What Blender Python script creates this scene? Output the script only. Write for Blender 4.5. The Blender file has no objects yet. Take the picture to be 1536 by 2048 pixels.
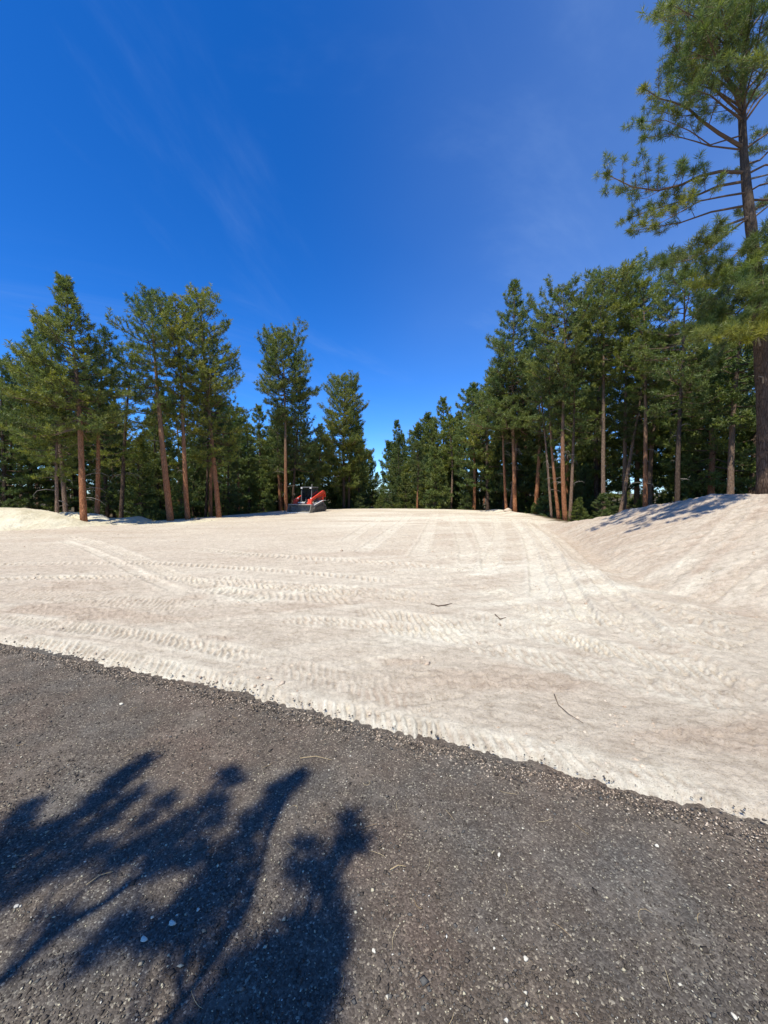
import bpy, math, random
import numpy as np
from mathutils import Vector, Matrix

# ------------------------------------------------------------------ camera, sky, sun, exposure
C = bpy.context.scene
COL = C.collection
CAM_H = 1.6
PITCH = math.radians(2.9)
cam_d = bpy.data.cameras.new('camera')
cam = bpy.data.objects.new('camera', cam_d)
COL.objects.link(cam)
cam.location = (0, 0, CAM_H)
cam.rotation_euler = (math.radians(90) - PITCH, 0, 0)
cam_d.sensor_fit = 'HORIZONTAL'
cam_d.sensor_width = 36
cam_d.lens = 18.0
cam_d.clip_start = 0.05
cam_d.clip_end = 3000
C.camera = cam

SUN_EL = math.radians(60)
SUN_AZ = math.radians(208)          # clockwise from +Y: behind and to the left of the camera
SUN = np.array([math.cos(SUN_EL) * math.sin(SUN_AZ), math.cos(SUN_EL) * math.cos(SUN_AZ), math.sin(SUN_EL)])
sun_d = bpy.data.lights.new('sun', 'SUN')
sun_d.energy = 5.0
sun_d.angle = math.radians(0.53)
sun_d.color = (1.0, 0.94, 0.80)
sun = bpy.data.objects.new('sun', sun_d)
COL.objects.link(sun)
sun.rotation_euler = Vector(SUN).to_track_quat('Z', 'Y').to_euler()
sun.location = (-20, -40, 60)

world = bpy.data.worlds.new('World')
C.world = world
world.use_nodes = True
wt = world.node_tree
wt.nodes.clear()
def wn(t, **k):
    n = wt.nodes.new(t)
    for a, b in k.items():
        setattr(n, a, b)
    return n
def wl(a, b):
    wt.links.new(a, b)
sky = wn('ShaderNodeTexSky', sky_type='NISHITA')
sky.sun_disc = False
sky.sun_elevation = SUN_EL
sky.sun_rotation = SUN_AZ
sky.altitude = 2000
sky.air_density = 1.0
sky.dust_density = 0.35
sky.ozone_density = 2.5
hsv = wn('ShaderNodeHueSaturation')
hsv.inputs['Saturation'].default_value = 1.35
hsv.inputs['Hue'].default_value = 0.5
hsv.inputs['Value'].default_value = 1.0
wl(sky.outputs[0], hsv.inputs['Color'])
tint = wn('ShaderNodeMix', data_type='RGBA', blend_type='MULTIPLY')
tint.inputs['Factor'].default_value = 1.0
tint.inputs['B'].default_value = (0.80, 1.10, 1.52, 1)
wl(hsv.outputs[0], tint.inputs['A'])
# thin cirrus: stretched noise projected on a high plane
tc = wn('ShaderNodeTexCoord')
sep = wn('ShaderNodeSeparateXYZ')
wl(tc.outputs['Generated'], sep.inputs[0])
zc = wn('ShaderNodeMath', operation='MAXIMUM'); zc.inputs[1].default_value = 0.03
wl(sep.outputs[2], zc.inputs[0])
zo = wn('ShaderNodeMath', operation='ADD'); zo.inputs[1].default_value = 0.12
wl(zc.outputs[0], zo.inputs[0])
dx = wn('ShaderNodeMath', operation='DIVIDE'); wl(sep.outputs[0], dx.inputs[0]); wl(zo.outputs[0], dx.inputs[1])
dy = wn('ShaderNodeMath', operation='DIVIDE'); wl(sep.outputs[1], dy.inputs[0]); wl(zo.outputs[0], dy.inputs[1])
cmb = wn('ShaderNodeCombineXYZ'); wl(dx.outputs[0], cmb.inputs[0]); wl(dy.outputs[0], cmb.inputs[1])
def cirrus(rot, sx, sy, off, scale, lo, hi):
    m = wn('ShaderNodeMapping', vector_type='TEXTURE')
    m.inputs['Rotation'].default_value = (0, 0, math.radians(rot))
    m.inputs['Scale'].default_value = (sx, sy, 1)
    m.inputs['Location'].default_value = off
    wl(cmb.outputs[0], m.inputs[0])
    n = wn('ShaderNodeTexNoise')
    n.inputs['Scale'].default_value = scale
    n.inputs['Detail'].default_value = 7
    n.inputs['Roughness'].default_value = 0.62
    n.inputs['Distortion'].default_value = 0.8
    wl(m.outputs[0], n.inputs[0])
    r = wn('ShaderNodeMapRange'); r.interpolation_type = 'SMOOTHSTEP'
    r.inputs['From Min'].default_value = lo
    r.inputs['From Max'].default_value = hi
    wl(n.outputs[0], r.inputs['Value'])
    return r.outputs[0]
c1 = cirrus(-50, 0.9, 2.1, (7.4, 6.2, 0), 1.0, 0.50, 0.92)
c2 = cirrus(-4, 0.8, 2.8, (3, 18, 0), 0.8, 0.54, 0.98)
cmax = wn('ShaderNodeMath', operation='MAXIMUM'); wl(c1, cmax.inputs[0]); wl(c2, cmax.inputs[1])
# a broad thin veil of high cloud to the right of the view
veil = wn('ShaderNodeMapRange'); veil.interpolation_type = 'SMOOTHSTEP'
veil.inputs['From Min'].default_value = -0.25; veil.inputs['From Max'].default_value = 0.75
wl(sep.outputs[0], veil.inputs['Value'])
vn_ = wn('ShaderNodeTexNoise'); vn_.inputs['Scale'].default_value = 0.8; vn_.inputs['Detail'].default_value = 3
wl(cmb.outputs[0], vn_.inputs[0])
vm = wn('ShaderNodeMath', operation='MULTIPLY'); wl(veil.outputs[0], vm.inputs[0]); wl(vn_.outputs[0], vm.inputs[1])
vm2 = wn('ShaderNodeMath', operation='MULTIPLY'); vm2.inputs[1].default_value = 0.62; wl(vm.outputs[0], vm2.inputs[0])
cs_ = wn('ShaderNodeMath', operation='MULTIPLY'); cs_.inputs[1].default_value = 0.46
wl(cmax.outputs[0], cs_.inputs[0])
camt = wn('ShaderNodeMath', operation='ADD')
wl(cs_.outputs[0], camt.inputs[0]); wl(vm2.outputs[0], camt.inputs[1])
cm = wn('ShaderNodeMix', data_type='RGBA')
wl(camt.outputs[0], cm.inputs['Factor'])
wl(tint.outputs['Result'], cm.inputs['A'])
cm.inputs['B'].default_value = (2.1, 3.3, 5.9, 1)
bg = wn('ShaderNodeBackground')
bg.inputs['Strength'].default_value = 0.118
wl(cm.outputs['Result'], bg.inputs['Color'])
wo = wn('ShaderNodeOutputWorld')
wl(bg.outputs[0], wo.inputs[0])

C.view_settings.view_transform = 'Standard'
C.view_settings.look = 'None'
C.view_settings.gamma = 1
C.view_settings.use_curve_mapping = False
C.view_settings.exposure = 0.36
C.render.engine = 'CYCLES'
C.cycles.max_bounces = 6
C.cycles.transparent_max_bounces = 4
C.cycles.use_denoising = True

# ------------------------------------------------------------------ helpers
CP, SP = math.cos(PITCH), math.sin(PITCH)
def ray(px, py):                       # direction through a photo position (1536 x 2048)
    a = (px - 768) / 768.0
    b = (1024 - py) / 768.0
    return np.array([a, CP + b * SP, -SP + b * CP])
def G(px, py, z=0.0):                  # ground point seen there
    d = ray(px, py)
    t = (z - CAM_H) / d[2]
    return np.array([d[0] * t, d[1] * t, z])
def AT(px, py, y):                     # point at distance y seen there
    d = ray(px, py)
    t = y / d[1]
    return np.array([d[0] * t, y, CAM_H + d[2] * t])

def link(name, me, mat=None, parent=None):
    o = bpy.data.objects.new(name, me)
    COL.objects.link(o)
    if mat is not None and me is not None:
        for m in (mat if isinstance(mat, (list, tuple)) else [mat]):
            me.materials.append(m)
    if parent is not None:
        o.parent = parent
    return o
def tag(o, label=None, cat=None, group=None, kind=None):
    if label: o['label'] = label
    if cat: o['category'] = cat
    if group: o['group'] = group
    if kind: o['kind'] = kind
    return o
def thing(name, loc, label, cat, group=None, rz=0.0):
    o = bpy.data.objects.new(name, None)
    o.empty_display_size = 0.3
    COL.objects.link(o)
    o.location = loc
    o.rotation_euler = (0, 0, rz)
    return tag(o, label, cat, group)

def tri_mesh(name, V, F, nper=3):      # fast mesh of equal-size polygons
    V = np.asarray(V, dtype=np.float32).reshape(-1, 3)
    F = np.asarray(F, dtype=np.int32).reshape(-1, nper)
    me = bpy.data.meshes.new(name)
    me.vertices.add(len(V)); me.vertices.foreach_set('co', V.ravel())
    me.loops.add(F.size); me.loops.foreach_set('vertex_index', F.ravel())
    me.polygons.add(len(F))
    me.polygons.foreach_set('loop_start', np.arange(0, F.size, nper, dtype=np.int32))
    me.polygons.foreach_set('loop_total', np.full(len(F), nper, dtype=np.int32))
    me.update(calc_edges=True)
    return me
def smooth(me):
    me.polygons.foreach_set('use_smooth', np.ones(len(me.polygons), dtype=bool))
    return me

class MB:                              # small mesh builder
    def __init__(s): s.v, s.f = [], []
    def add(s, V, F):
        n = len(s.v); s.v.extend([tuple(p) for p in V]); s.f.extend([tuple(i + n for i in f) for f in F])
    def box(s, c, size, rot=None):
        x, y, z = [q / 2 for q in size]
        V = [Vector((a * x, b * y, d * z)) for a in (-1, 1) for b in (-1, 1) for d in (-1, 1)]
        if rot is not None: V = [rot @ v for v in V]
        V = [v + Vector(c) for v in V]
        s.add(V, [(0, 1, 3, 2), (4, 6, 7, 5), (0, 4, 5, 1), (2, 3, 7, 6), (0, 2, 6, 4), (1, 5, 7, 3)])
    def tube(s, P, R, n=8, caps=True, wob=None):
        P = [np.asarray(p, float) for p in P]
        V, F = [], []
        ref = np.array([0.0, 1.0, 0.0]) if abs((P[-1] - P[0])[2]) > 0.8 * np.linalg.norm(P[-1] - P[0]) else np.array([0, 0, 1.0])
        for i, p in enumerate(P):
            t = P[min(i + 1, len(P) - 1)] - P[max(i - 1, 0)]
            t = t / (np.linalg.norm(t) + 1e-9)
            a = np.cross(t, ref); a /= np.linalg.norm(a) + 1e-9
            b = np.cross(t, a)
            for k in range(n):
                an = 2 * math.pi * k / n
                r = R[i] * (wob[i][k] if wob is not None else 1)
                V.append(p + a * math.cos(an) * r + b * math.sin(an) * r)
        for i in range(len(P) - 1):
            for k in range(n):
                F.append((i * n + k, i * n + (k + 1) % n, (i + 1) * n + (k + 1) % n, (i + 1) * n + k))
        if caps:
            F.append(tuple(range(n))); F.append(tuple((len(P) - 1) * n + k for k in range(n))[::-1])
        s.add(V, F)
    def extr(s, prof, x0, x1):         # closed (y,z) outline extruded along x
        n = len(prof)
        V = [(x0, p[0], p[1]) for p in prof] + [(x1, p[0], p[1]) for p in prof]
        F = [tuple(range(n)), tuple(range(n, 2 * n))[::-1]] + [(i, i + n, (i + 1) % n + n, (i + 1) % n) for i in range(n)]
        s.add(V, F)
    def disc(s, c, r, w, n=16):        # wheel along x
        V, F = [], []
        for sx in (-w / 2, w / 2):
            for k in range(n):
                a = 2 * math.pi * k / n
                V.append((c[0] + sx, c[1] + r * math.cos(a), c[2] + r * math.sin(a)))
        F = [tuple(range(n)), tuple(range(n, 2 * n))[::-1]] + [(k, k + n, (k + 1) % n + n, (k + 1) % n) for k in range(n)]
        s.add(V, F)
    def mesh(s, name, sm=False, bevel=0.0):
        me = bpy.data.meshes.new(name)
        me.from_pydata([tuple(map(float, p)) for p in s.v], [], s.f)
        import bmesh
        bm = bmesh.new(); bm.from_mesh(me)
        bmesh.ops.recalc_face_normals(bm, faces=bm.faces)
        if bevel > 0:
            bmesh.ops.bevel(bm, geom=[e for e in bm.edges if len(e.link_faces) == 2 and e.calc_face_angle(0) > 0.5],
                            offset=bevel, segments=1, affect='EDGES', clamp_overlap=True)
        bm.to_mesh(me); bm.free()
        if sm: smooth(me)
        return me

def _h(ix, iy, seed):
    n = (ix.astype(np.int64) * 374761393 + iy.astype(np.int64) * 668265263 + seed * 1442695041) & 0x7fffffff
    n = ((n ^ (n >> 13)) * 1274126177) & 0x7fffffff
    n = (n ^ (n >> 16)) & 0xffff
    return n / 65535.0
def vn(x, y, seed=0):
    x = np.asarray(x, float); y = np.asarray(y, float)
    ix = np.floor(x); iy = np.floor(y)
    fx = x - ix; fy = y - iy
    fx = fx * fx * (3 - 2 * fx); fy = fy * fy * (3 - 2 * fy)
    a = _h(ix, iy, seed); b = _h(ix + 1, iy, seed); c = _h(ix, iy + 1, seed); d = _h(ix + 1, iy + 1, seed)
    return (a * (1 - fx) + b * fx) * (1 - fy) + (c * (1 - fx) + d * fx) * fy
def fbm(x, y, seed=0, oct=4, gain=0.5):
    s = 0.0; a = 1.0; t = 0.0
    for i in range(oct):
        s = s + a * vn(x * 2 ** i + 17.3 * i, y * 2 ** i - 9.1 * i, seed + i); t += a; a *= gain
    return s / t
def sst(a, b, x):
    t = np.clip((x - a) / (b - a), 0, 1)
    return t * t * (3 - 2 * t)

# ------------------------------------------------------------------ materials
def mat(name, base=(0.5, 0.5, 0.5), rough=0.8, metal=0.0, spec=0.5):
    m = bpy.data.materials.new(name); m.use_nodes = True
    b = m.node_tree.nodes['Principled BSDF']
    b.inputs['Base Color'].default_value = (*base, 1)
    b.inputs['Roughness'].default_value = rough
    b.inputs['Metallic'].default_value = metal
    b.inputs['Specular IOR Level'].default_value = spec
    return m
class NT:
    def __init__(s, m): s.t = m.node_tree; s.b = s.t.nodes['Principled BSDF']
    def n(s, t, **k):
        x = s.t.nodes.new(t)
        ins = k.pop('ins', {})
        for a, b in k.items(): setattr(x, a, b)
        for a, b in ins.items(): x.inputs[a].default_value = b
        return x
    def l(s, a, b): s.t.links.new(a, b)
    def noise(s, vec, scale, detail=4, rough=0.55, dist=0.0):
        x = s.n('ShaderNodeTexNoise', ins={'Scale': scale, 'Detail': detail, 'Roughness': rough, 'Distortion': dist})
        if vec is not None: s.l(vec, x.inputs['Vector'])
        return x.outputs[0]
    def ramp(s, fac, stops, interp='LINEAR'):
        r = s.n('ShaderNodeValToRGB'); r.color_ramp.interpolation = interp
        e = r.color_ramp.elements
        while len(e) < len(stops): e.new(0.5)
        for i, (p, c) in enumerate(stops): e[i].position = p; e[i].color = (*c, 1) if len(c) == 3 else c
        s.l(fac, r.inputs[0]); return r.outputs[0]
    def mix(s, f, a, b, mode='MIX'):
        x = s.n('ShaderNodeMix', data_type='RGBA', blend_type=mode)
        for k, v in (('Factor', f), ('A', a), ('B', b)):
            if isinstance(v, (int, float)): x.inputs[k].default_value = v
            elif isinstance(v, tuple): x.inputs[k].default_value = (*v, 1)
            else: s.l(v, x.inputs[k])
        return x.outputs['Result']
    def math(s, op, a, b=0.0):
        x = s.n('ShaderNodeMath', operation=op)
        for k, v in ((0, a), (1, b)):
            if isinstance(v, (int, float)): x.inputs[k].default_value = v
            else: s.l(v, x.inputs[k])
        return x.outputs[0]
    def bump(s, h, strength, dist):
        x = s.n('ShaderNodeBump', ins={'Strength': strength, 'Distance': dist}); s.l(h, x.inputs['Height'])
        return x
    def obj(s): return s.n('ShaderNodeTexCoord').outputs['Object']
    def pos(s): return s.n('ShaderNodeNewGeometry').outputs['Position']

# dirt: tone attribute (white powder), pink (fresh damp soil, darkened lug recesses, a painted shadow streak), forest (duff)
m_dirt = mat('graded_dirt', rough=0.95, spec=0.15)
q = NT(m_dirt); P = q.pos()
at = q.n('ShaderNodeAttribute', attribute_name='tone')
ts = q.n('ShaderNodeSeparateColor'); q.l(at.outputs['Color'], ts.inputs[0])
n1 = q.noise(P, 0.55, 5, 0.6); n2 = q.noise(P, 9, 5, 0.65); n3 = q.noise(P, 55, 4, 0.7)
base = q.ramp(n1, [(0.3, (0.53, 0.455, 0.35)), (0.52, (0.565, 0.49, 0.38)), (0.72, (0.59, 0.52, 0.405))])
base = q.mix(q.math('MULTIPLY', ts.outputs[1], 1.0), base, (0.475, 0.38, 0.285))
base = q.mix(q.math('MULTIPLY', ts.outputs[0], 0.9), base, (0.71, 0.66, 0.53))
fine = q.ramp(n2, [(0.28, (0.74, 0.72, 0.70)), (0.5, (0.98, 0.98, 0.98)), (0.72, (1.12, 1.12, 1.12))])
base = q.mix(1.0, base, fine, 'MULTIPLY')
fine2 = q.ramp(n3, [(0.28, (0.66, 0.63, 0.6)), (0.42, (0.98, 0.98, 0.98)), (0.75, (1.06, 1.06, 1.06))])
base = q.mix(0.85, base, fine2, 'MULTIPLY')
mps = q.n('ShaderNodeMapping', vector_type='TEXTURE', ins={'Rotation': (0, 0, -0.30), 'Scale': (1.0, 0.09, 1.0)}); q.l(P, mps.inputs[0])
n5 = q.noise(mps.outputs[0], 1.6, 6, 0.72, 0.3)
base = q.mix(0.75, base, q.ramp(n5, [(0.30, (0.80, 0.775, 0.75)), (0.50, (1.0, 1.0, 1.0)), (0.70, (1.10, 1.10, 1.09))]), 'MULTIPLY')
n6 = q.noise(P, 27, 5, 0.75)
base = q.mix(0.8, base, q.ramp(n6, [(0.32, (0.78, 0.75, 0.72)), (0.46, (1.0, 1.0, 1.0)), (0.72, (1.08, 1.08, 1.08))]), 'MULTIPLY')
spk = q.ramp(q.noise(P, 75, 3, 0.8), [(0.33, (0.52, 0.47, 0.42)), (0.43, (1, 1, 1))])
base = q.mix(0.8, base, spk, 'MULTIPLY')
duff = q.ramp(q.noise(P, 2.2, 6, 0.65), [(0.3, (0.055, 0.035, 0.02)), (0.5, (0.11, 0.075, 0.045)), (0.6, (0.075, 0.09, 0.03)), (0.75, (0.10, 0.13, 0.045))])
base = q.mix(ts.outputs[2], base, duff)
q.l(base, q.b.inputs['Base Color'])
hh = q.math('ADD', q.math('ADD', q.math('MULTIPLY', n2, 0.5), q.math('MULTIPLY', n3, 0.4)), q.math('ADD', q.math('MULTIPLY', n5, 0.7), q.math('MULTIPLY', n6, 0.5)))
b1 = q.bump(hh, 0.85, 0.03)
n4 = q.noise(P, 170, 3, 0.7)
b2 = q.bump(n4, 0.9, 0.008); q.l(b1.outputs[0], b2.inputs['Normal'])
q.l(b2.outputs[0], q.b.inputs['Normal'])

m_cream = mat('cream_subsoil', rough=0.95, spec=0.1)
q = NT(m_cream); P = q.pos()
base = q.ramp(q.noise(P, 1.2, 5, 0.65), [(0.3, (0.50, 0.44, 0.30)), (0.5, (0.62, 0.56, 0.41)), (0.7, (0.70, 0.65, 0.50))])
base = q.mix(0.8, base, q.ramp(q.noise(P, 14, 4, 0.7), [(0.3, (0.78, 0.76, 0.7)), (0.55, (1, 1, 1))]), 'MULTIPLY')
q.l(base, q.b.inputs['Base Color'])
q.l(q.bump(q.noise(P, 7, 6, 0.7), 0.9, 0.09).outputs[0], q.b.inputs['Normal'])

m_road = mat('asphalt_millings', rough=0.95, spec=0.08)
q = NT(m_road); P = q.pos()
v = q.n('ShaderNodeTexVoronoi', ins={'Scale': 150.0}); q.l(P, v.inputs['Vector'])
cs = q.n('ShaderNodeSeparateColor'); q.l(v.outputs['Color'], cs.inputs[0])
st = q.ramp(cs.outputs[0], [(0.0, (0.068, 0.058, 0.048)), (0.35, (0.09, 0.078, 0.065)), (0.62, (0.113, 0.098, 0.082)), (0.86, (0.145, 0.127, 0.105)), (0.95, (0.19, 0.17, 0.135)), (1.0, (0.34, 0.31, 0.24))])
tint = q.ramp(q.noise(P, 1.1, 4, 0.6), [(0.35, (0.92, 0.97, 1.02)), (0.5, (1.0, 0.96, 0.93)), (0.66, (1.12, 0.98, 0.93))])
st = q.mix(1.0, st, tint, 'MULTIPLY')
lum = q.ramp(q.noise(P, 6, 4, 0.65), [(0.3, (0.84, 0.84, 0.84)), (0.6, (1.08, 1.08, 1.08))])
st = q.mix(1.0, st, lum, 'MULTIPLY')
dust = q.math('MULTIPLY', q.ramp(q.noise(P, 3.2, 6, 0.75), [(0.52, (0, 0, 0)), (0.75, (1, 1, 1))]), 0.4)
st = q.mix(dust, st, (0.3, 0.26, 0.21))
q.l(st, q.b.inputs['Base Color'])
hgt = q.math('ADD', q.math('MULTIPLY', v.outputs['Distance'], -1.0), q.math('MULTIPLY', q.noise(P, 70, 6, 0.8), 1.6))
q.l(q.bump(hgt, 0.6, 0.006).outputs[0], q.b.inputs['Normal'])

def stone_mat(name, stops):
    m = mat(name, rough=0.95, spec=0.08); q = NT(m)
    g = q.n('ShaderNodeNewGeometry')
    c = q.ramp(g.outputs['Random Per Island'], stops, 'LINEAR')
    c = q.mix(0.6, c, q.ramp(q.noise(g.outputs['Position'], 160, 3), [(0.3, (0.7, 0.7, 0.7)), (0.65, (1.1, 1.1, 1.1))]), 'MULTIPLY')
    q.l(c, q.b.inputs['Base Color']); return m
m_stone = stone_mat('millings_stone', [(0.0, (0.062, 0.053, 0.044)), (0.4, (0.088, 0.075, 0.063)), (0.7, (0.118, 0.102, 0.084)), (0.85, (0.105, 0.105, 0.098)), (0.95, (0.15, 0.12, 0.095)), (1.0, (0.24, 0.205, 0.16))])
m_chip = stone_mat('pale_chip', [(0.0, (0.2, 0.175, 0.13)), (0.45, (0.34, 0.30, 0.21)), (0.8, (0.50, 0.45, 0.31)), (1.0, (0.64, 0.61, 0.52))])
m_clod = stone_mat('soil_clod', [(0.0, (0.36, 0.27, 0.19)), (0.5, (0.5, 0.4, 0.3)), (1.0, (0.62, 0.53, 0.41))])
m_straw = stone_mat('dry_straw', [(0.0, (0.33, 0.22, 0.10)), (0.5, (0.45, 0.34, 0.18)), (1.0, (0.55, 0.46, 0.28))])

def bark(name, lo, mid, hi, up):
    m = mat(name, rough=0.95, spec=0.1); q = NT(m); P = q.obj()
    mp = q.n('ShaderNodeMapping', ins={'Scale': (17.0, 17.0, 3.6)}); q.l(P, mp.inputs[0])
    v = q.n('ShaderNodeTexVoronoi', feature='DISTANCE_TO_EDGE', ins={'Scale': 1.3}); wv = q.mix(0.35, mp.outputs[0], q.n('ShaderNodeTexNoise', ins={'Scale': 3.0, 'Detail': 4}).outputs['Color'], 'ADD')
    q.l(wv, v.inputs['Vector'])
    nz = q.noise(mp.outputs[0], 1.1, 6, 0.75)
    c = q.ramp(nz, [(0.28, lo), (0.5, mid), (0.72, hi)])
    e = q.ramp(v.outputs['Distance'], [(0.0, (0.42, 0.38, 0.36)), (0.13, (1, 1, 1))])
    c = q.mix(0.9, c, e, 'MULTIPLY')
    sx = q.n('ShaderNodeSeparateXYZ'); q.l(P, sx.inputs[0])
    hf = q.n('ShaderNodeMapRange', ins={'From Min': 3.0, 'From Max': 8.0}); q.l(q.math('ADD', sx.outputs[2], q.math('MULTIPLY', q.noise(P, 1.5, 3), 3.0)), hf.inputs['Value'])
    c = q.mix(hf.outputs[0], c, q.mix(0.75, up, q.ramp(nz, [(0.3, (0.5, 0.5, 0.5)), (0.7, (1.2, 1.2, 1.2))]), 'MULTIPLY'))
    q.l(c, q.b.inputs['Base Color'])
    hh = q.math('ADD', q.math('MULTIPLY', v.outputs['Distance'], 1.4), nz)
    q.l(q.bump(hh, 0.9, 0.04).outputs[0], q.b.inputs['Normal'])
    return m
m_bark_o = bark('orange_pine_bark', (0.19, 0.075, 0.034), (0.38, 0.165, 0.078), (0.52, 0.26, 0.14), (0.22, 0.15, 0.10))
m_bark_g = bark('grey_pine_bark', (0.13, 0.085, 0.058), (0.26, 0.175, 0.122), (0.38, 0.275, 0.20), (0.20, 0.145, 0.105))
m_bark_d = bark('dark_pine_bark', (0.045, 0.03, 0.022), (0.10, 0.068, 0.048), (0.18, 0.125, 0.09), (0.10, 0.078, 0.062))
m_twig = mat('pine_twig', (0.12, 0.085, 0.06), 0.9, 0, 0.1)
m_dead = mat('bleached_dead_branch', (0.36, 0.32, 0.27), 0.9, 0, 0.1)
q = NT(m_dead); q.l(q.ramp(q.noise(q.obj(), 9, 4, 0.7), [(0.3, (0.11, 0.09, 0.07)), (0.7, (0.30, 0.27, 0.235))]), q.b.inputs['Base Color'])

def needle(name, a, b, c, tr=0.36):
    m = mat(name, rough=0.5, spec=0.4); q = NT(m); a, b, c = [(1.06 * w[0], 1.16 * w[1], 1.28 * w[2]) for w in (a, b, c)]
    g = q.n('ShaderNodeNewGeometry'); oi = q.n('ShaderNodeObjectInfo')
    col = q.ramp(g.outputs['Random Per Island'], [(0.0, a), (0.5, b), (1.0, c)])
    cl = q.ramp(q.noise(q.obj(), 1.1, 3, 0.6), [(0.32, (0.66, 0.82, 0.92)), (0.5, (1, 1, 1)), (0.68, (1.42, 1.22, 0.82))])
    col = q.mix(1.0, col, cl, 'MULTIPLY')
    rv = q.ramp(oi.outputs['Random'], [(0.0, (0.82, 0.9, 0.95)), (0.5, (1, 1, 1)), (1.0, (1.22, 1.1, 0.9))])
    col = q.mix(1.0, col, rv, 'MULTIPLY')
    q.l(col, q.b.inputs['Base Color'])
    tb = q.n('ShaderNodeBsdfTranslucent'); q.l(q.mix(1.0, col, (1.25, 1.3, 0.6), 'MULTIPLY'), tb.inputs['Color'])
    mx = q.n('ShaderNodeMixShader', ins={0: tr}); q.l(q.b.outputs[0], mx.inputs[1]); q.l(tb.outputs[0], mx.inputs[2])
    q.l(mx.outputs[0], q.t.nodes['Material Output'].inputs[0])
    return m
m_ndl = needle('pine_needles', (0.082, 0.102, 0.026), (0.135, 0.158, 0.038), (0.19, 0.205, 0.058))
m_ndl_y = needle('yellow_green_needles', (0.115, 0.128, 0.02), (0.18, 0.192, 0.034), (0.24, 0.24, 0.055))
m_ndl_d = needle('dark_pine_needles', (0.052, 0.074, 0.024), (0.088, 0.112, 0.033), (0.13, 0.15, 0.046))

# ------------------------------------------------------------------ the ground: height and tone at any place
def edge_y(x):                         # far edge of the asphalt
    xx = np.clip(x, -7, 4)
    return 2.46 - 0.395 * xx - 0.008 * xx ** 2 + (x - xx) * np.where(x < 0, -0.25, -0.43)
PAD = np.array([(-80, 13.0), (-30, 15.5), (-21, 17.3), (-16, 19.0), (-12.6, 21.0), (-10.3, 27), (-8.6, 33), (-5, 36.5), (0, 37.5), (6, 36), (9.6, 33), (10.6, 28.5),
                (10.0, 24.5), (9.4, 21.0), (8.9, 18.0), (8.9, 15.0), (9.1, 12.6), (9.6, 10.6), (10.9, 9.2), (13.5, 5.0), (30, -6), (60, -40), (-80, -40)], float)
def poly_sd(x, y, Pg):                 # signed distance, positive inside
    d = np.full(x.shape, 1e9); ins = np.zeros(x.shape, bool)
    n = len(Pg)
    for i in range(n):
        a = Pg[i]; b = Pg[(i + 1) % n]
        ex, ey = b - a
        t = np.clip(((x - a[0]) * ex + (y - a[1]) * ey) / (ex * ex + ey * ey), 0, 1)
        d = np.minimum(d, np.hypot(x - a[0] - t * ex, y - a[1] - t * ey))
        c = ((a[1] > y) != (b[1] > y)) & (x < (b[0] - a[0]) * (y - a[1]) / (b[1] - a[1] + 1e-12) + a[0])
        ins ^= c
    return np.where(ins, d, -d)
TOE_Y = np.array([-10, 3.0, 4.9, 6.3, 8.5, 10.4, 12.6, 15, 17, 19, 24, 40])
TOE_X = np.array([14, 6.6, 5.1, 4.75, 5.0, 5.6, 6.3, 6.9, 7.3, 7.8, 10, 14])
def toe_x(y): return np.interp(y, TOE_Y, TOE_X)
def bank_h(y): return np.interp(y, [-5, 2, 6, 9, 10.4, 12.6, 15, 17, 19, 22, 40], [0.4, 1.1, 1.4, 1.52, 1.45, 1.12, 0.62, 0.30, 0.06, 0.0, 0.0])
def bank_run(y): return np.interp(y, [2, 6, 9, 10.4, 12.6, 15, 17, 24], [5.2, 4.4, 3.6, 3.0, 2.35, 1.6, 1.2, 1.5])
BERM = [(-150, 15.8, 1021), (-60, 16.3, 1018), (0, 17.0, 1017), (50, 17.4, 1018), (88, 17.8, 1022), (112, 18.3, 1036), (130, 18.9, 1026), (150, 19.0, 1026), (164, 19.6, 1040),
        (195, 20.3, 1038), (240, 20.6, 1038), (275, 20.7, 1034), (300, 20.9, 1043), (325, 21.2, 1050)]
BW = np.array([AT(*(p[0], p[2], p[1])) for p in BERM])

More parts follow.
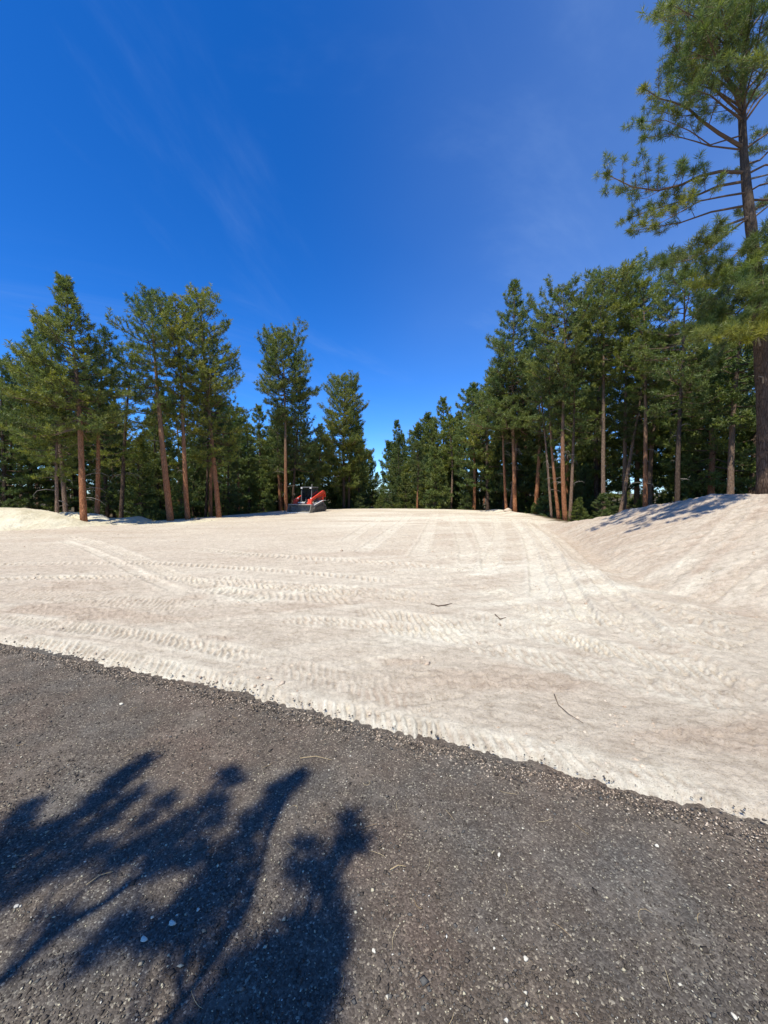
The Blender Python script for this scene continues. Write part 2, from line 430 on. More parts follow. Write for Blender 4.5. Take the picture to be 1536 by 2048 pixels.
def ground_z(x, y, fine=False):
    x = np.asarray(x, float); y = np.asarray(y, float)
    sd = poly_sd(x, y, PAD)
    z = 0.05 * (fbm(x * 0.35, y * 0.35, 5, 3) - 0.5) * sst(3, 9, y)
    z = z - 0.85 * sst(0.2, -5.0, sd) * sst(24, 27, y + 4 * (x < -12)) - 0.55 * sst(0.2, -4, sd) * (1 - sst(24, 27, y + 4 * (x < -12)))
    z = z + sst(-1, -14, sd) * 1.1 * (fbm(x * 0.07 + 3, y * 0.07, 9, 3) - 0.45)
    # bank on the right
    tx = toe_x(y); H = bank_h(y); R = bank_run(y)
    u = (x - tx) / R
    bk = H * (np.clip(u, 0, 1) ** 1.15 * 0.97 + 0.03 * sst(0, 1, u)) + 0.02 * np.clip(u - 1, 0, 4) * np.where(H > 0.3, 0.35, 0)
    bk = np.where(u < 0, 0, bk)
    out = -sst(0.2, -4.0, sd) * 0.55 * np.clip(H, 0, 1)
    z = z + bk - out
    z = z - 0.10 * np.exp(-((x - tx + 0.1) / 0.45) ** 2) * sst(26, 18, y) + 0.07 * np.exp(-((x - tx + 0.95) / 0.35) ** 2) * sst(26, 18, y) * sst(5, 8, y)
    # windrow at the right edge of the pad
    z = z + 0.16 * np.exp(-((x - 9.2 - 0.04 * (y - 25)) / 0.6) ** 2) * sst(24, 27, y) * sst(35, 32, y)
    # berm on the left
    best = np.full(x.shape, 1e9); hb = np.zeros(x.shape); side = np.zeros(x.shape)
    for i in range(len(BW) - 1):
        a, b = BW[i], BW[i + 1]; ex, ey = (b - a)[:2]
        t = np.clip(((x - a[0]) * ex + (y - a[1]) * ey) / (ex * ex + ey * ey), 0, 1)
        dd = np.hypot(x - a[0] - t * ex, y - a[1] - t * ey)
        cr = ex * (y - a[1]) - ey * (x - a[0])
        m = dd < best
        best = np.where(m, dd, best); hb = np.where(m, a[2] + (b[2] - a[2]) * t, hb); side = np.where(m, np.sign(cr), side)
    front = np.clip(1 - best / 3.3, 0, 1); back = np.clip(1 - best / 2.4, 0, 1)
    prof = np.where(side < 0, sst(0, 1, front) * 0.6 + front * 0.4, sst(0, 1, back))
    gull = (fbm(x * 3.0 + 0.5 * y, y * 0.5, 31, 3) - 0.5) * 0.22 * prof * (1 - prof) * 4 * (side < 0)
    berm = (hb - z) * prof + gull
    z = z + np.where(hb > 0.05, np.maximum(berm, 0), 0)
    bm = np.where(best < 3.3, prof, 0)
    return z, sd, u, bm

# vehicle tracks pressed into the dirt: (photo positions, half width m, depth m, lug period m, powder, kind)
TR = [
 ([(-60, 1276), (0, 1285), (150, 1303), (350, 1348), (600, 1416), (850, 1472), (1100, 1530), (1300, 1576), (1580, 1640)], 0.12, 0.02, 0.10, 0.95, 'lug'),
 ([(-40, 1240), (150, 1262), (300, 1280), (420, 1305), (560, 1335)], 0.15, 0.022, 0.11, 0.6, 'lug'),
 ([(-60, 1133), (150, 1131), (300, 1131), (420, 1137), (640, 1152), (800, 1170)], 0.16, 0.035, 0.17, 0.55, 'lug'),
 ([(-60, 1164), (150, 1160), (300, 1158), (500, 1176), (720, 1196), (900, 1215)], 0.16, 0.038, 0.16, 0.5, 'lug'),
 ([(130, 1075), (200, 1090), (260, 1115), (330, 1150), (420, 1180), (560, 1215)], 0.2, 0.03, 0.15, 0.6, 'lug'),
 ([(120, 1082), (170, 1098), (220, 1122), (290, 1160), (370, 1192)], 0.12, 0.02, 0.15, 0.45, 'rut'),
 ([(380, 1100), (500, 1113), (640, 1122), (800, 1130), (900, 1140)], 0.25, 0.035, 0.2, 0.55, 'lug'),
 ([(400, 1160), (600, 1178), (800, 1190), (900, 1205)], 0.2, 0.03, 0.17, 0.4, 'lug'),
 ([(380, 1185), (560, 1198), (760, 1214)], 0.2, 0.03, 0.16, 0.3, 'lug'),
 ([(530, 1245), (640, 1250), (800, 1262), (960, 1282)], 0.16, 0.035, 0.14, 0.6, 'lug'),
 ([(690, 1228), (780, 1238), (880, 1252), (1000, 1270)], 0.22, 0.04, 0.15, 0.95, 'lug'),
 ([(700, 1255), (800, 1268), (920, 1284), (1040, 1296)], 0.2, 0.035, 0.15, 0.8, 'lug'),
 ([(-40, 1190), (100, 1196), (260, 1210), (420, 1226)], 0.3, 0.02, 0.13, 0.35, 'lug'),
 ([(500, 1330), (620, 1355), (760, 1392), (900, 1424)], 0.2, 0.015, 0.12, 0.15, 'lug'),
 ([(1580, 1105), (1480, 1126), (1380, 1156), (1290, 1182), (1200, 1192), (1080, 1204)], 0.17, 0.05, 0.20, 0.35, 'lug'),
 ([(1580, 1165), (1480, 1180), (1400, 1196), (1300, 1206)], 0.2, 0.04, 0.2, 0.1, 'lug'),
 ([(1580, 1255), (1480, 1240), (1380, 1222), (1280, 1216), (1180, 1218)], 0.18, 0.045, 0.18, 0.4, 'lug'),
 ([(1045, 1040), (1080, 1075), (1105, 1110), (1125, 1150), (1150, 1200), (1185, 1260)], 0.16, 0.04, 0.2, 0.6, 'rut'),
 ([(1020, 1036), (1050, 1070), (1066, 1110), (1075, 1160), (1080, 1210)], 0.16, 0.03, 0.2, 0.6, 'rut'),
 ([(1065, 1040), (1110, 1075), (1150, 1115), (1195, 1165), (1260, 1230), (1340, 1300)], 0.16, 0.035, 0.2, 0.35, 'rut'),
 ([(820, 1028), (800, 1050), (760, 1080), (720, 1110)], 0.22, 0.02, 0.3, 0.5, 'rut'),
 ([(775, 1030), (735, 1055), (690, 1085)], 0.22, 0.02, 0.3, 0.4, 'rut'),
 ([(870, 1028), (862, 1050), (850, 1085), (830, 1120)], 0.22, 0.02, 0.3, 0.5, 'rut'),
 ([(900, 1028), (915, 1060), (930, 1100), (938, 1140)], 0.2, 0.02, 0.3, 0.4, 'rut'),
 ([(930, 1028), (955, 1060), (975, 1100), (985, 1150)], 0.22, 0.02, 0.3, 0.5, 'rut'),
 ([(985, 1030), (1000, 1065), (990, 1110), (960, 1160)], 0.2, 0.02, 0.3, 0.5, 'rut'),
 ([(880, 1225), (980, 1250), (1120, 1285), (1300, 1330), (1560, 1400)], 0.22, 0.04, 0.16, 0.8, 'lug'),
 ([(900, 1290), (1040, 1320), (1200, 1352), (1400, 1400), (1580, 1450)], 0.2, 0.03, 0.15, 0.85, 'lug'),
 ([(1000, 1210), (1150, 1240), (1300, 1270), (1580, 1325)], 0.22, 0.045, 0.17, 0.6, 'lug'),
 ([(1050, 1180), (1180, 1226), (1300, 1282), (1440, 1350), (1580, 1430)], 0.2, 0.035, 0.16, 0.5, 'lug'),
 ([(1150, 1150), (1260, 1200), (1380, 1245), (1580, 1300)], 0.18, 0.03, 0.18, 0.3, 'lug'),
 ([(1536, 1290), (1400, 1270), (1260, 1250), (1100, 1240), (960, 1245)], 0.2, 0.03, 0.16, 0.5, 'lug'),
 ([(960, 1170), (1040, 1215), (1130, 1275), (1250, 1350)], 0.2, 0.03, 0.15, 0.4, 'lug'),
]
def tracks(x, y):
    dz = np.zeros(x.shape); tone = np.zeros(x.shape); rec = np.zeros(x.shape)
    for ti, (pp, hw, dep, per, pw, kind) in enumerate(TR):
        if kind == 'lug': dep = dep * (.75 if ti < 9 else .5); per = per * (.9 if ti < 9 else .72); hw = hw * .9
        else: dep = dep * .75
        W = np.array([G(*p)[:2] for p in pp])
        # smooth the path
        T = np.linspace(0, len(W) - 1, len(W) * 4)
        k = np.arange(len(W))
        W = np.stack([np.interp(T, k, W[:, 0]), np.interp(T, k, W[:, 1])], 1)
        W[1:-1] = (W[:-2] + 2 * W[1:-1] + W[2:]) / 4
        W[1:-1] = (W[:-2] + 2 * W[1:-1] + W[2:]) / 4
        M = (x > W[:, 0].min() - .6) & (x < W[:, 0].max() + .6) & (y > W[:, 1].min() - .6) & (y < W[:, 1].max() + .6)
        idx = np.nonzero(M)[0]
        if not len(idx): continue
        xs, ys = x[idx], y[idx]
        best = np.full(xs.shape, 1e9); S = np.zeros(xs.shape); L = np.zeros(xs.shape); acc = 0.0
        for i in range(len(W) - 1):
            a, b = W[i], W[i + 1]; e = b - a; ln = np.hypot(*e)
            if ln < 1e-6: continue
            t = np.clip(((xs - a[0]) * e[0] + (ys - a[1]) * e[1]) / ln ** 2, 0, 1)
            dd = np.hypot(xs - a[0] - t * e[0], ys - a[1] - t * e[1])
            cr = (e[0] * (ys - a[1]) - e[1] * (xs - a[0])) / ln
            m = dd < best
            best = np.where(m, dd, best); S = np.where(m, acc + t * ln, S); L = np.where(m, cr, L); acc += ln
        best = best + (fbm(xs * 6, ys * 6, 60 + ti, 2) - 0.5) * 0.06
        fade = sst(0, 0.6, S) * sst(acc, acc - 0.6, S)
        patch = sst(0.25, 0.5, fbm(xs * 0.9, ys * 0.9, 80 + ti, 2))
        w = sst(hw, hw * 0.75, best) * fade * (0.6 + 0.4 * patch)
        rim = np.exp(-((best - hw * 1.12) / 0.05) ** 2) * fade
        if kind == 'lug':
            ph = (S + L * 0.55 + (fbm(xs * 3, ys * 3, 200 + ti, 2) - 0.5) * 0.10) / (per * 0.85) + np.where(L > 0, 0.5, 0.0) * (ti % 2)
            lug = np.clip(np.sin(ph * 2 * math.pi) * 1.5 - 0.3, -1, 1)
            d = w * dep * 1.0 * (lug * 0.55 - 0.25) * (0.5 + fbm(xs * 4, ys * 4, 240 + ti, 2)) + rim * dep * 0.3
        else:
            d = -w * dep + rim * dep * 0.9
        dz[idx] += d
        pn = sst(0.3, 0.6, fbm(xs * 2.1, ys * 2.1, 120 + ti, 3))
        lg = (0.45 + 0.55 * sst(-0.6, 0.5, lug)) if kind == 'lug' else 1.0
        tone[idx] = np.maximum(tone[idx], np.clip(w * lg + 0.6 * rim, 0, 1) * pw * (0.45 + 0.55 * pn))
        if kind == 'lug': rec[idx] = np.maximum(rec[idx], w * sst(0.1, -0.9, lug) * (0.5 + 0.5 * pn))  # recess soil coloured darker, standing in for shade between the lugs
    return dz, tone, rec

def bank_marks(x, y, u):               # scrape lines running up the bank
    s = x * 0.42 - y * 0.9
    return s

def build_ground():
    ad = np.radians(np.linspace(-48.5, 48.5, 780))
    al = np.radians(-48.5 - np.cumsum(np.linspace(0.3, 4, 26)))[::-1]
    A = np.concatenate([al, ad, -al[::-1]])
    Rr = np.concatenate([1.62 * np.exp(np.linspace(0, math.log(39 / 1.62), 480)), [39.4, 40, 40.8, 42, 43.5, 45, 47, 50, 54, 58, 62, 66, 72, 80, 95, 115, 150, 200, 300, 450, 700, 1100]])
    AA, RR = np.meshgrid(A, Rr)
    x = (np.sin(AA) * RR).ravel(); y = (np.cos(AA) * RR).ravel()
    z, sd, u, bm = ground_z(x, y)
    dz, tone, rec = tracks(x, y)
    near = sst(60, 25, np.hypot(x, y))
    # general roughness: wind-rowed ripples, clods
    churn = 0.35 + 0.65 * sst(-1.5, 3.0, x + 0.12 * y)          # rougher on the right
    rx = x * 0.94 + y * 0.34; ry = -x * 0.34 + y * 0.94
    rip = fbm(rx * 1.4, ry * 7.5, 11, 4) - 0.5
    rough = fbm(x * 9, y * 9, 15, 4, 0.6) - 0.5
    inpad = sst(-0.5, 0.8, sd)
    dz = dz + inpad * near * (rip * 0.014 * (0.5 + 0.8 * churn) + rough * 0.012 * churn + (fbm(x * 22, y * 22, 17, 3, .6) - .5) * .020)
    led = sst(0.56, 0.62, fbm(rx * 2.3, ry * 13, 23, 3)) * sst(0.40, 0.55, fbm(x * 0.7, y * 0.9, 25, 2))
    dz = dz - inpad * near * led * 0.012 * churn * (1 + 0.05 * y)
    chop = np.clip(fbm(rx * 5.2, ry * 11, 19, 2) - 0.56, 0, 1) * sst(0.45, 0.6, fbm(x * 0.5, y * 0.5, 21, 2))
    dz = dz + inpad * near * chop * 0.06 * churn
    # disturbed lumpy patches near the edge of the asphalt
    ex = y - edge_y(x)
    lum = sst(0.52, 0.68, fbm(x * 1.1 + 4, y * 2.6, 24, 3)) * sst(3.6, 1.6, ex) * sst(0.4, 0.7, ex)
    dz = dz + lum * np.clip(fbm(x * 24, y * 24, 27, 2) - 0.45, 0, 1) * 0.05
    # bank scrapes
    onb = sst(0, 0.12, u) * sst(24, 21, y)
    s = (x - toe_x(y)) * 0.62 + y * 0.8
    scr = fbm(s * 7.5, (x * 0.8 - y * 0.6) * 0.35, 41, 4) - 0.5
    dz = dz + onb * (scr * 0.055 + (fbm(x * 7, y * 7, 44, 3) - 0.5) * 0.025 + (fbm(x * 1.6, y * 1.6, 46, 4) - 0.5) * 0.22 * sst(0.65, 1.0, u) * sst(8, 11, y))
    # asphalt edge: dirt feathers in over the road
    n = (fbm(x * 5.5, y * 5.5, 51, 4, 0.62) - 0.5)
    n_hi = (fbm(x * 21, y * 21, 53, 3, 0.7) - 0.5)
    lip = sst(-0.05, 0.14, ex + n * 0.15 + n_hi * 0.08)
    z = z + dz
    ridge = 0.014 * np.exp(-((ex - 0.13) / 0.09) ** 2)
    z = np.where(ex < 2.5, (z + 0.035 * sst(0, .35, ex) + 0.012 + ridge) * lip - 0.06 * (1 - lip), z + 0.047)
    # tones
    w0 = sst(0.45, 0.75, fbm(rx * 0.4, ry * 2.4, 61, 5)) * 0.6
    cen = np.exp(-(((x - 1.6) / 4.5) ** 2 + ((y - 6.5) / 3.5) ** 2))
    white = np.clip(tone + w0 * (0.35 + 0.8 * cen) + 0.35 * cen * sst(0.35, 0.6, fbm(rx * 1.3, ry * 3.6, 63, 3)), 0, 1)
    # scraped bands on the far part of the pad
    band = sst(0.45, 0.6, fbm(x * 0.25 + 0.1 * y, y * 1.1, 65, 2)) * sst(14, 19, y) * sst(-5, -1, x) * 0.75
    white = np.maximum(white, band * inpad)
    white = np.maximum(white, sst(0.40, 0.1, ex) * (0.45 + 1.4 * n))
    white = np.maximum(white, onb * sst(0.55, 0.72, scr + 0.5) * 0.35)
    pink = sst(0.4, 0.75, fbm(rx * 0.3 + 7, ry * 1.5, 71, 5)) * 0.5
    pink = np.maximum(pink, lum * 0.8)
    pink = np.maximum(pink, sst(-3.5, -6, x) * sst(16, 7, y) * 0.25)
    pink = np.maximum(pink, onb * (0.78 + 0.22 * sst(0.52, 0.36, scr + 0.5)))
    pink = np.maximum(pink, onb * sst(0.72, 1.05, u + 0.25 * (fbm(x * 1.5, y * 1.5, 48, 3) - 0.5)) * 0.95)
    pink = np.maximum(pink, np.exp(-((x - toe_x(y) + 0.2) / 0.9) ** 2) * 0.75 * sst(25, 20, y))
    pink = np.maximum(pink, np.exp(-(((x + 11.6) / 3.2) ** 2 + ((y - 15.0) / 0.7) ** 2)) * 0.9 * sst(0.3, 0.5, fbm(x, y * 4, 77, 3)))  # shadow streak across the dirt before the berm, painted as darker colour
    pink = pink * (1 - 0.8 * np.clip(tone, 0, 1))
    pink = np.maximum(pink, rec)
    edge_n = fbm(x * 0.8, y * 0.8, 81, 4) * 1.6 - 0.8
    forest = sst(0.15, -0.5, sd + edge_n * 0.8) * (1 - sst(0.05, 0.25, bm))
    tonecol = np.stack([white, np.clip(pink, 0, 1), forest, np.ones_like(x)], 1).astype(np.float32)
    # faces
    nr, nc = len(Rr), len(A)
    I = np.arange(nr * nc).reshape(nr, nc)
    F = np.stack([I[:-1, :-1], I[:-1, 1:], I[1:, 1:], I[1:, :-1]], -1).reshape(-1, 4)
    F = F[:, ::-1]
    exf = ex[F].max(1)
    F = F[exf > -0.05]
    Vx = np.stack([x, y, z], 1)
    # normals of the whole sheet, so that its pieces join without a seam
    nrm = np.zeros_like(Vx)
    d1 = Vx[F[:, 2]] - Vx[F[:, 0]]; d2 = Vx[F[:, 3]] - Vx[F[:, 1]]
    fn = np.cross(d1, d2)
    for k in range(4):
        for c in range(3):
            nrm[:, c] += np.bincount(F[:, k], weights=fn[:, c], minlength=len(Vx))
    ln = np.linalg.norm(nrm, axis=1, keepdims=True); nrm = nrm / np.where(ln > 0, ln, 1)
    if fn[:, 2].mean() < 0: F = F[:, ::-1]; nrm = -nrm
    reg = np.zeros(len(Vx), int)                                    # 0 pad, 1 bank, 2 berm, 3 forest floor
    reg[(forest > 0.5)] = 3
    reg[(u > 0.02) & (y < 24) & (y > -2) & (forest <= 0.5) & (x > 3)] = 1
    reg[(bm > 0.06)] = 2
    fr = reg[F].min(1)
    fr = np.where((reg[F] == 2).all(1), 2, np.where((reg[F] == 3).all(1), 3, np.where((reg[F] == 1).all(1), 1, 0)))
    for k, nm, mt in ((0, 'dirt_ground', m_dirt), (1, 'dirt_bank', m_dirt), (2, 'soil_berm', m_cream), (3, 'forest_floor', m_dirt)):
        f = F[fr == k]
        use, inv = np.unique(f, return_inverse=True)
        me = tri_mesh(nm, Vx[use], inv.reshape(-1, 4), 4)
        smooth(me)
        ca = me.color_attributes.new('tone', 'FLOAT_COLOR', 'POINT')
        ca.data.foreach_set('color', tonecol[use].ravel())
        me.normals_split_custom_set_from_vertices([tuple(v) for v in nrm[use].tolist()])
        o = link(nm, me, mt)
        o['kind'] = 'structure'
        if k == 2: o['label'] = 'bank of freshly dug cream coloured soil below the trees'
build_ground()

# road of asphalt millings
def build_road():
    xs = np.concatenate([np.linspace(-60, -6, 28), np.linspace(-5.8, 4.5, 180), np.linspace(5, 60, 28)])
    ts = np.concatenate([[0, .05, .1, .2], np.linspace(.3, 5.5, 90), [6.5, 8.0]])
    X, T = np.meshgrid(xs, ts)
    Y = edge_y(X) + 0.28 - T
    Z = 0.012 * (fbm(X * 1.1, Y * 1.1, 91, 3) - 0.5) + 0.006 * (fbm(X * 9, Y * 9, 93, 3) - 0.5) - 0.01 * (T < 0.02) * 0
    nr, nc = X.shape
    I = np.arange(nr * nc).reshape(nr, nc)
    F = np.stack([I[:-1, :-1], I[1:, :-1], I[1:, 1:], I[:-1, 1:]], -1).reshape(-1, 4)
    me = smooth(tri_mesh('road', np.stack([X.ravel(), Y.ravel(), Z.ravel()], 1), F, 4))
    tag(link('road', me, m_road), kind='structure')
    # roadside ground on the other side of the road, behind the camera
    V = [(-400, -400, -0.05), (400, -400, -0.05), (400, float(edge_y(np.array(60.0))) - 7.2, -0.05), (60, float(edge_y(np.array(60.0))) - 7.2, -0.05), (0, -4.6, -0.05), (-60, float(edge_y(np.array(-60.0))) - 7.2, -0.05), (-400, 12, -0.05)]
    me = bpy.data.meshes.new('roadside_ground'); me.from_pydata(V, [], [tuple(range(len(V)))])
    o = link('roadside_ground', me, m_dirt); o['kind'] = 'structure'
build_road()
def gz(x, y):
    return float(ground_z(np.array([x]), np.array([y]))[0][0]) + 0.035

# ------------------------------------------------------------------ stones, clods, straw
rng = np.random.default_rng(5)
OCT = np.array([(1, 0, 0), (-1, 0, 0), (0, 1, 0), (0, -1, 0), (0, 0, 1), (0, 0, -1)], float)
OF = np.array([(0, 2, 4), (2, 1, 4), (1, 3, 4), (3, 0, 4), (2, 0, 5), (1, 2, 5), (3, 1, 5), (0, 3, 5)])
def stones(name, P, S, mt, flat=0.6, parent=None):
    n = len(P)
    sc = S[:, None] * np.stack([rng.uniform(.7, 1.3, n), rng.uniform(.5, 1.0, n), rng.uniform(.6, 1.0, n) * flat], 1)
    V = OCT[None] * sc[:, None, :] * rng.uniform(.75, 1.2, (n, 6, 1))
    V = V + rng.normal(0, .14, (n, 6, 3)) * S[:, None, None]
    a = rng.uniform(0, 2 * math.pi, n); ca, sa = np.cos(a)[:, None], np.sin(a)[:, None]
    X = V[..., 0] * ca - V[..., 1] * sa; Y = V[..., 0] * sa + V[..., 1] * ca
    V = np.stack([X, Y, V[..., 2]], -1) + P[:, None, :]
    F = (OF[None] + 6 * np.arange(n)[:, None, None]).reshape(-1, 3)
    return link(name, tri_mesh(name, V.reshape(-1, 3), F), mt, parent)
def scatter_road(n, power, ymin=0.9):
    out = []
    while len(out) < n:
        m = n * 3
        y = ymin + (rng.random(m) ** power) * 6.0
        x = rng.uniform(-1.25, 1.25, m) * (y + 0.4)
        ok = (y < edge_y(x) - 0.02) & (x > -8)
        out += list(zip(x[ok], y[ok]))
    P = np.array(out[:n]); return np.column_stack([P, np.zeros(n)])
P = scatter_road(34000, 1.7); S = rng.gamma(1.8, 0.0015, len(P)) + 0.0016
P[:, 2] = S * 0.15 + 0.001
o = stones('road_gravel', P, np.minimum(S, .016), m_stone); tag(o, 'dark crushed stones of the asphalt millings road', 'gravel', kind='stuff')
P = scatter_road(6000, 1.5); S = rng.gamma(2.0, 0.0011, len(P)) + 0.0014
P[:, 2] = S * 0.3 + 0.002
o = stones('pale_road_chips', P, np.minimum(S, .010), m_chip); tag(o, 'small pale chips scattered through the dark road surface', 'gravel', kind='stuff')
# dark crumbs where the road meets the dirt
x = rng.uniform(-4.5, 2.6, 3000); y = edge_y(x) - 0.02 + rng.normal(0, .055, len(x)) + (fbm(x * 5.5, edge_y(x) * 5.5, 51, 4, .62) - .5) * -0.16
P = np.column_stack([x, y, np.full(len(x), .006)]); S = rng.gamma(2.2, 0.0018, len(x)) + .0025
z, sd, u, bm = ground_z(x, y)
P[:, 2] = np.where(y > edge_y(x) + .05, 0.03, 0.008)
o = stones('road_edge_crumbs', P, np.minimum(S, .012), m_stone, .8); tag(o, 'dark crumbs of asphalt along the ragged edge of the road', 'gravel', kind='stuff')
# pale grit spilled over the edge of the road
x = rng.uniform(-5.5, 2.8, 7000); y = edge_y(x) + 0.02 - rng.exponential(.085, len(x))
P = np.column_stack([x, y, np.full(len(x), .006)]); S = rng.gamma(1.8, 0.0014, len(x)) + .0014
o = stones('spilled_soil_grit', P, np.minimum(S, .010), m_clod, .7); tag(o, 'pale soil grit spilled from the dirt onto the road edge', 'gravel', kind='stuff')
# clods on the dirt
m_ = 15000
x = rng.uniform(-1.05, 1.05, m_); y = 2.0 + rng.random(m_) ** 1.6 * 20; x = x * y
ok = (y > edge_y(x) + .12); x, y = x[ok], y[ok]
keep = rng.random(len(x)) < (0.12 + 0.88 * sst(.48, .66, fbm(x * .8, y * 1.6, 24, 3))); x, y = x[keep], y[keep]
z = ground_z(x, y)[0] + .035 + tracks(x, y)[0]
S = (rng.gamma(1.6, .0045, len(x)) + .004) * (1 + .03 * y)
P = np.column_stack([x, y, z + S * .2])
o = stones('soil_clods', P, np.minimum(S, .06), m_clod, .75); tag(o, 'small clods of pale soil strewn over the graded dirt', 'soil', kind='stuff')

def straw(name, px, py, ln, n_, seed, mt, wd, label, cat, z0=.006, kind=None):
    r = np.random.default_rng(seed)
    b = MB()
    for k in range(n_):
        if px is None:
            y = 1.0 + r.random() ** 1.3 * 3.0; x = r.uniform(-1, 1) * y
            if y > float(edge_y(np.array(x))) - .05: continue
        else:
            g = G(px, py); x, y = g[0], g[1]
        a = r.uniform(0, math.pi); L = ln * r.uniform(.6, 1.2); cv = r.normal(0, .35)
        pts = []
        for s in np.linspace(-.5, .5, 6):
            aa = a + cv * s * 2
            pts.append((x + math.cos(aa) * L * s, y + math.sin(aa) * L * s, z0 + .004 + .003 * math.sin(5 * s + k)))
        b.tube(pts, [wd * q for q in (.6, 1, 1, 1, .9, .5)], 4)
    o = link(name, b.mesh(name), mt)
    return tag(o, label, cat, kind=kind)
straw('pine_straw', None, None, .075, 60, 3, m_straw, .0007, 'dry pine needles fallen on the dark road', 'pine straw', kind='stuff')
def stick(pp, w, lab, mt=m_twig):
    b = MB(); pts = []
    for p in pp:
        g = G(*p); pts.append((g[0], g[1], gz(g[0], g[1]) + .02 if g[1] > edge_y(np.array(g[0])) else .012))
    b.tube(pts, [w * (1 - .5 * i / len(pts)) for i in range(len(pts))], 6)
    o = link('stick', b.mesh('stick', True), mt); return tag(o, lab, 'stick', 'sticks lying on the dirt')
stick([(862, 1216), (876, 1220), (890, 1218), (904, 1215)], .009, 'grey brown stick lying flat in the middle of the graded dirt')
stick([(1108, 1402), (1116, 1424), (1138, 1444), (1166, 1462)], .0032, 'thin curved twig on the tan dirt near the road edge')
stick([(1355, 1012), (1372, 1017), (1392, 1024)], .03, 'pale bleached stick at the top of the dirt bank', m_dead)
stick([(990, 1238), (1000, 1247), (1012, 1244)], .008, 'short dark stick among churned soil right of the long one')
for (a, b_, wd, lab) in (((600, 1520), (664, 1524), .0016, 'pale curved needle on the road just right of the shadow tips'),
                         ((172, 1776), (226, 1748), .0018, 'pair of yellow needles on the road inside the branch shadow'),
                         ((780, 1745), (812, 1738), .0016, 'short straw on the road beside the shadow, right of its last lobe')):
    m = ((a[0] + b_[0]) / 2, (a[1] + b_[1]) / 2 - 6)
    stick([a, m, b_], wd, lab, m_straw)
def pebble(px, py, sz, lab):
    import bmesh
    g = G(px, py); bm_ = bmesh.new(); bmesh.ops.create_icosphere(bm_, subdivisions=2, radius=1)
    r = random.Random(int(px * 7 + py))
    for v in bm_.verts:
        k = 1 + .18 * math.sin(3.1 * v.co.x + px) + .15 * math.sin(4 * v.co.y + py) + r.uniform(-.05, .05)
        v.co = Vector((v.co.x * sz * 1.15 * k, v.co.y * sz * .85 * k, v.co.z * sz * .6 * k))
    me = bpy.data.meshes.new('pebble'); bm_.to_mesh(me); bm_.free(); smooth(me)
    o = link('pebble', me, m_chip); o.location = (g[0], g[1], sz * .35 + .003); o.rotation_euler = (0, 0, r.uniform(0, 3))
    tag(o, lab, 'pebble', 'pale pebbles on the road')
for px, py, sz, lab in ((748, 1905, .0075, 'oblong white pebble just right of the dark shadow at the bottom'), (345, 1850, .011, 'wide pale grey pebble in the sunlit gap inside the branch shadow'),
                        (288, 1882, .010, 'whitish pebble left of the wide grey one'), (1468, 2035, .007, 'small white pebble at the very bottom edge near the right corner'),
                        (1052, 1920, .008, 'tan pebble on the open road, bottom centre right'), (998, 1712, .008, 'pale pebble alone on the middle of the sunlit road'),
                        (1314, 1694, .008, 'white pebble on the road below the edge track'), (242, 1410, .013, 'dusty white stone near the left far edge of the road'),
                        (33, 1815, .008, 'round white pebble by the left frame edge'), (396, 1822, .006, 'tiny round white pebble in the dense shadow')):
    pebble(px, py, sz, lab)

# ------------------------------------------------------------------ trees
def needles(T, k, width, rs, spread=0.75, back=.9):
    P = np.array([t[0] for t in T]); D = np.array([t[1] for t in T]); S = np.array([t[2] for t in T])
    n = len(P)
    r = rs.normal(0, 1, (n, k, 3)); r /= np.linalg.norm(r, axis=2, keepdims=True)
    d = D[:, None, :] * (1 - spread * .55) + r * spread
    d /= np.linalg.norm(d, axis=2, keepdims=True)
    ln = S[:, None, None] * rs.uniform(.65, 1.1, (n, k, 1))
    o = P[:, None, :] - D[:, None, :] * S[:, None, None] * rs.uniform(0, back, (n, k, 1))
    w = np.cross(d, rs.normal(0, 1, (n, k, 3))); w /= np.linalg.norm(w, axis=2, keepdims=True)
    w = w * width * (S[:, None, None] / S.mean())
    m_ = o + d * ln * .45
    V = np.stack([m_ - w * .5 - d * ln * .45, m_ + w * .5, o + d * ln], 2)
    V = V.reshape(-1, 3)
    F = np.arange(len(V)).reshape(-1, 3)
    # weld the needles of a tuft in its heart would cost more than it shows: one island per needle
    return V, F

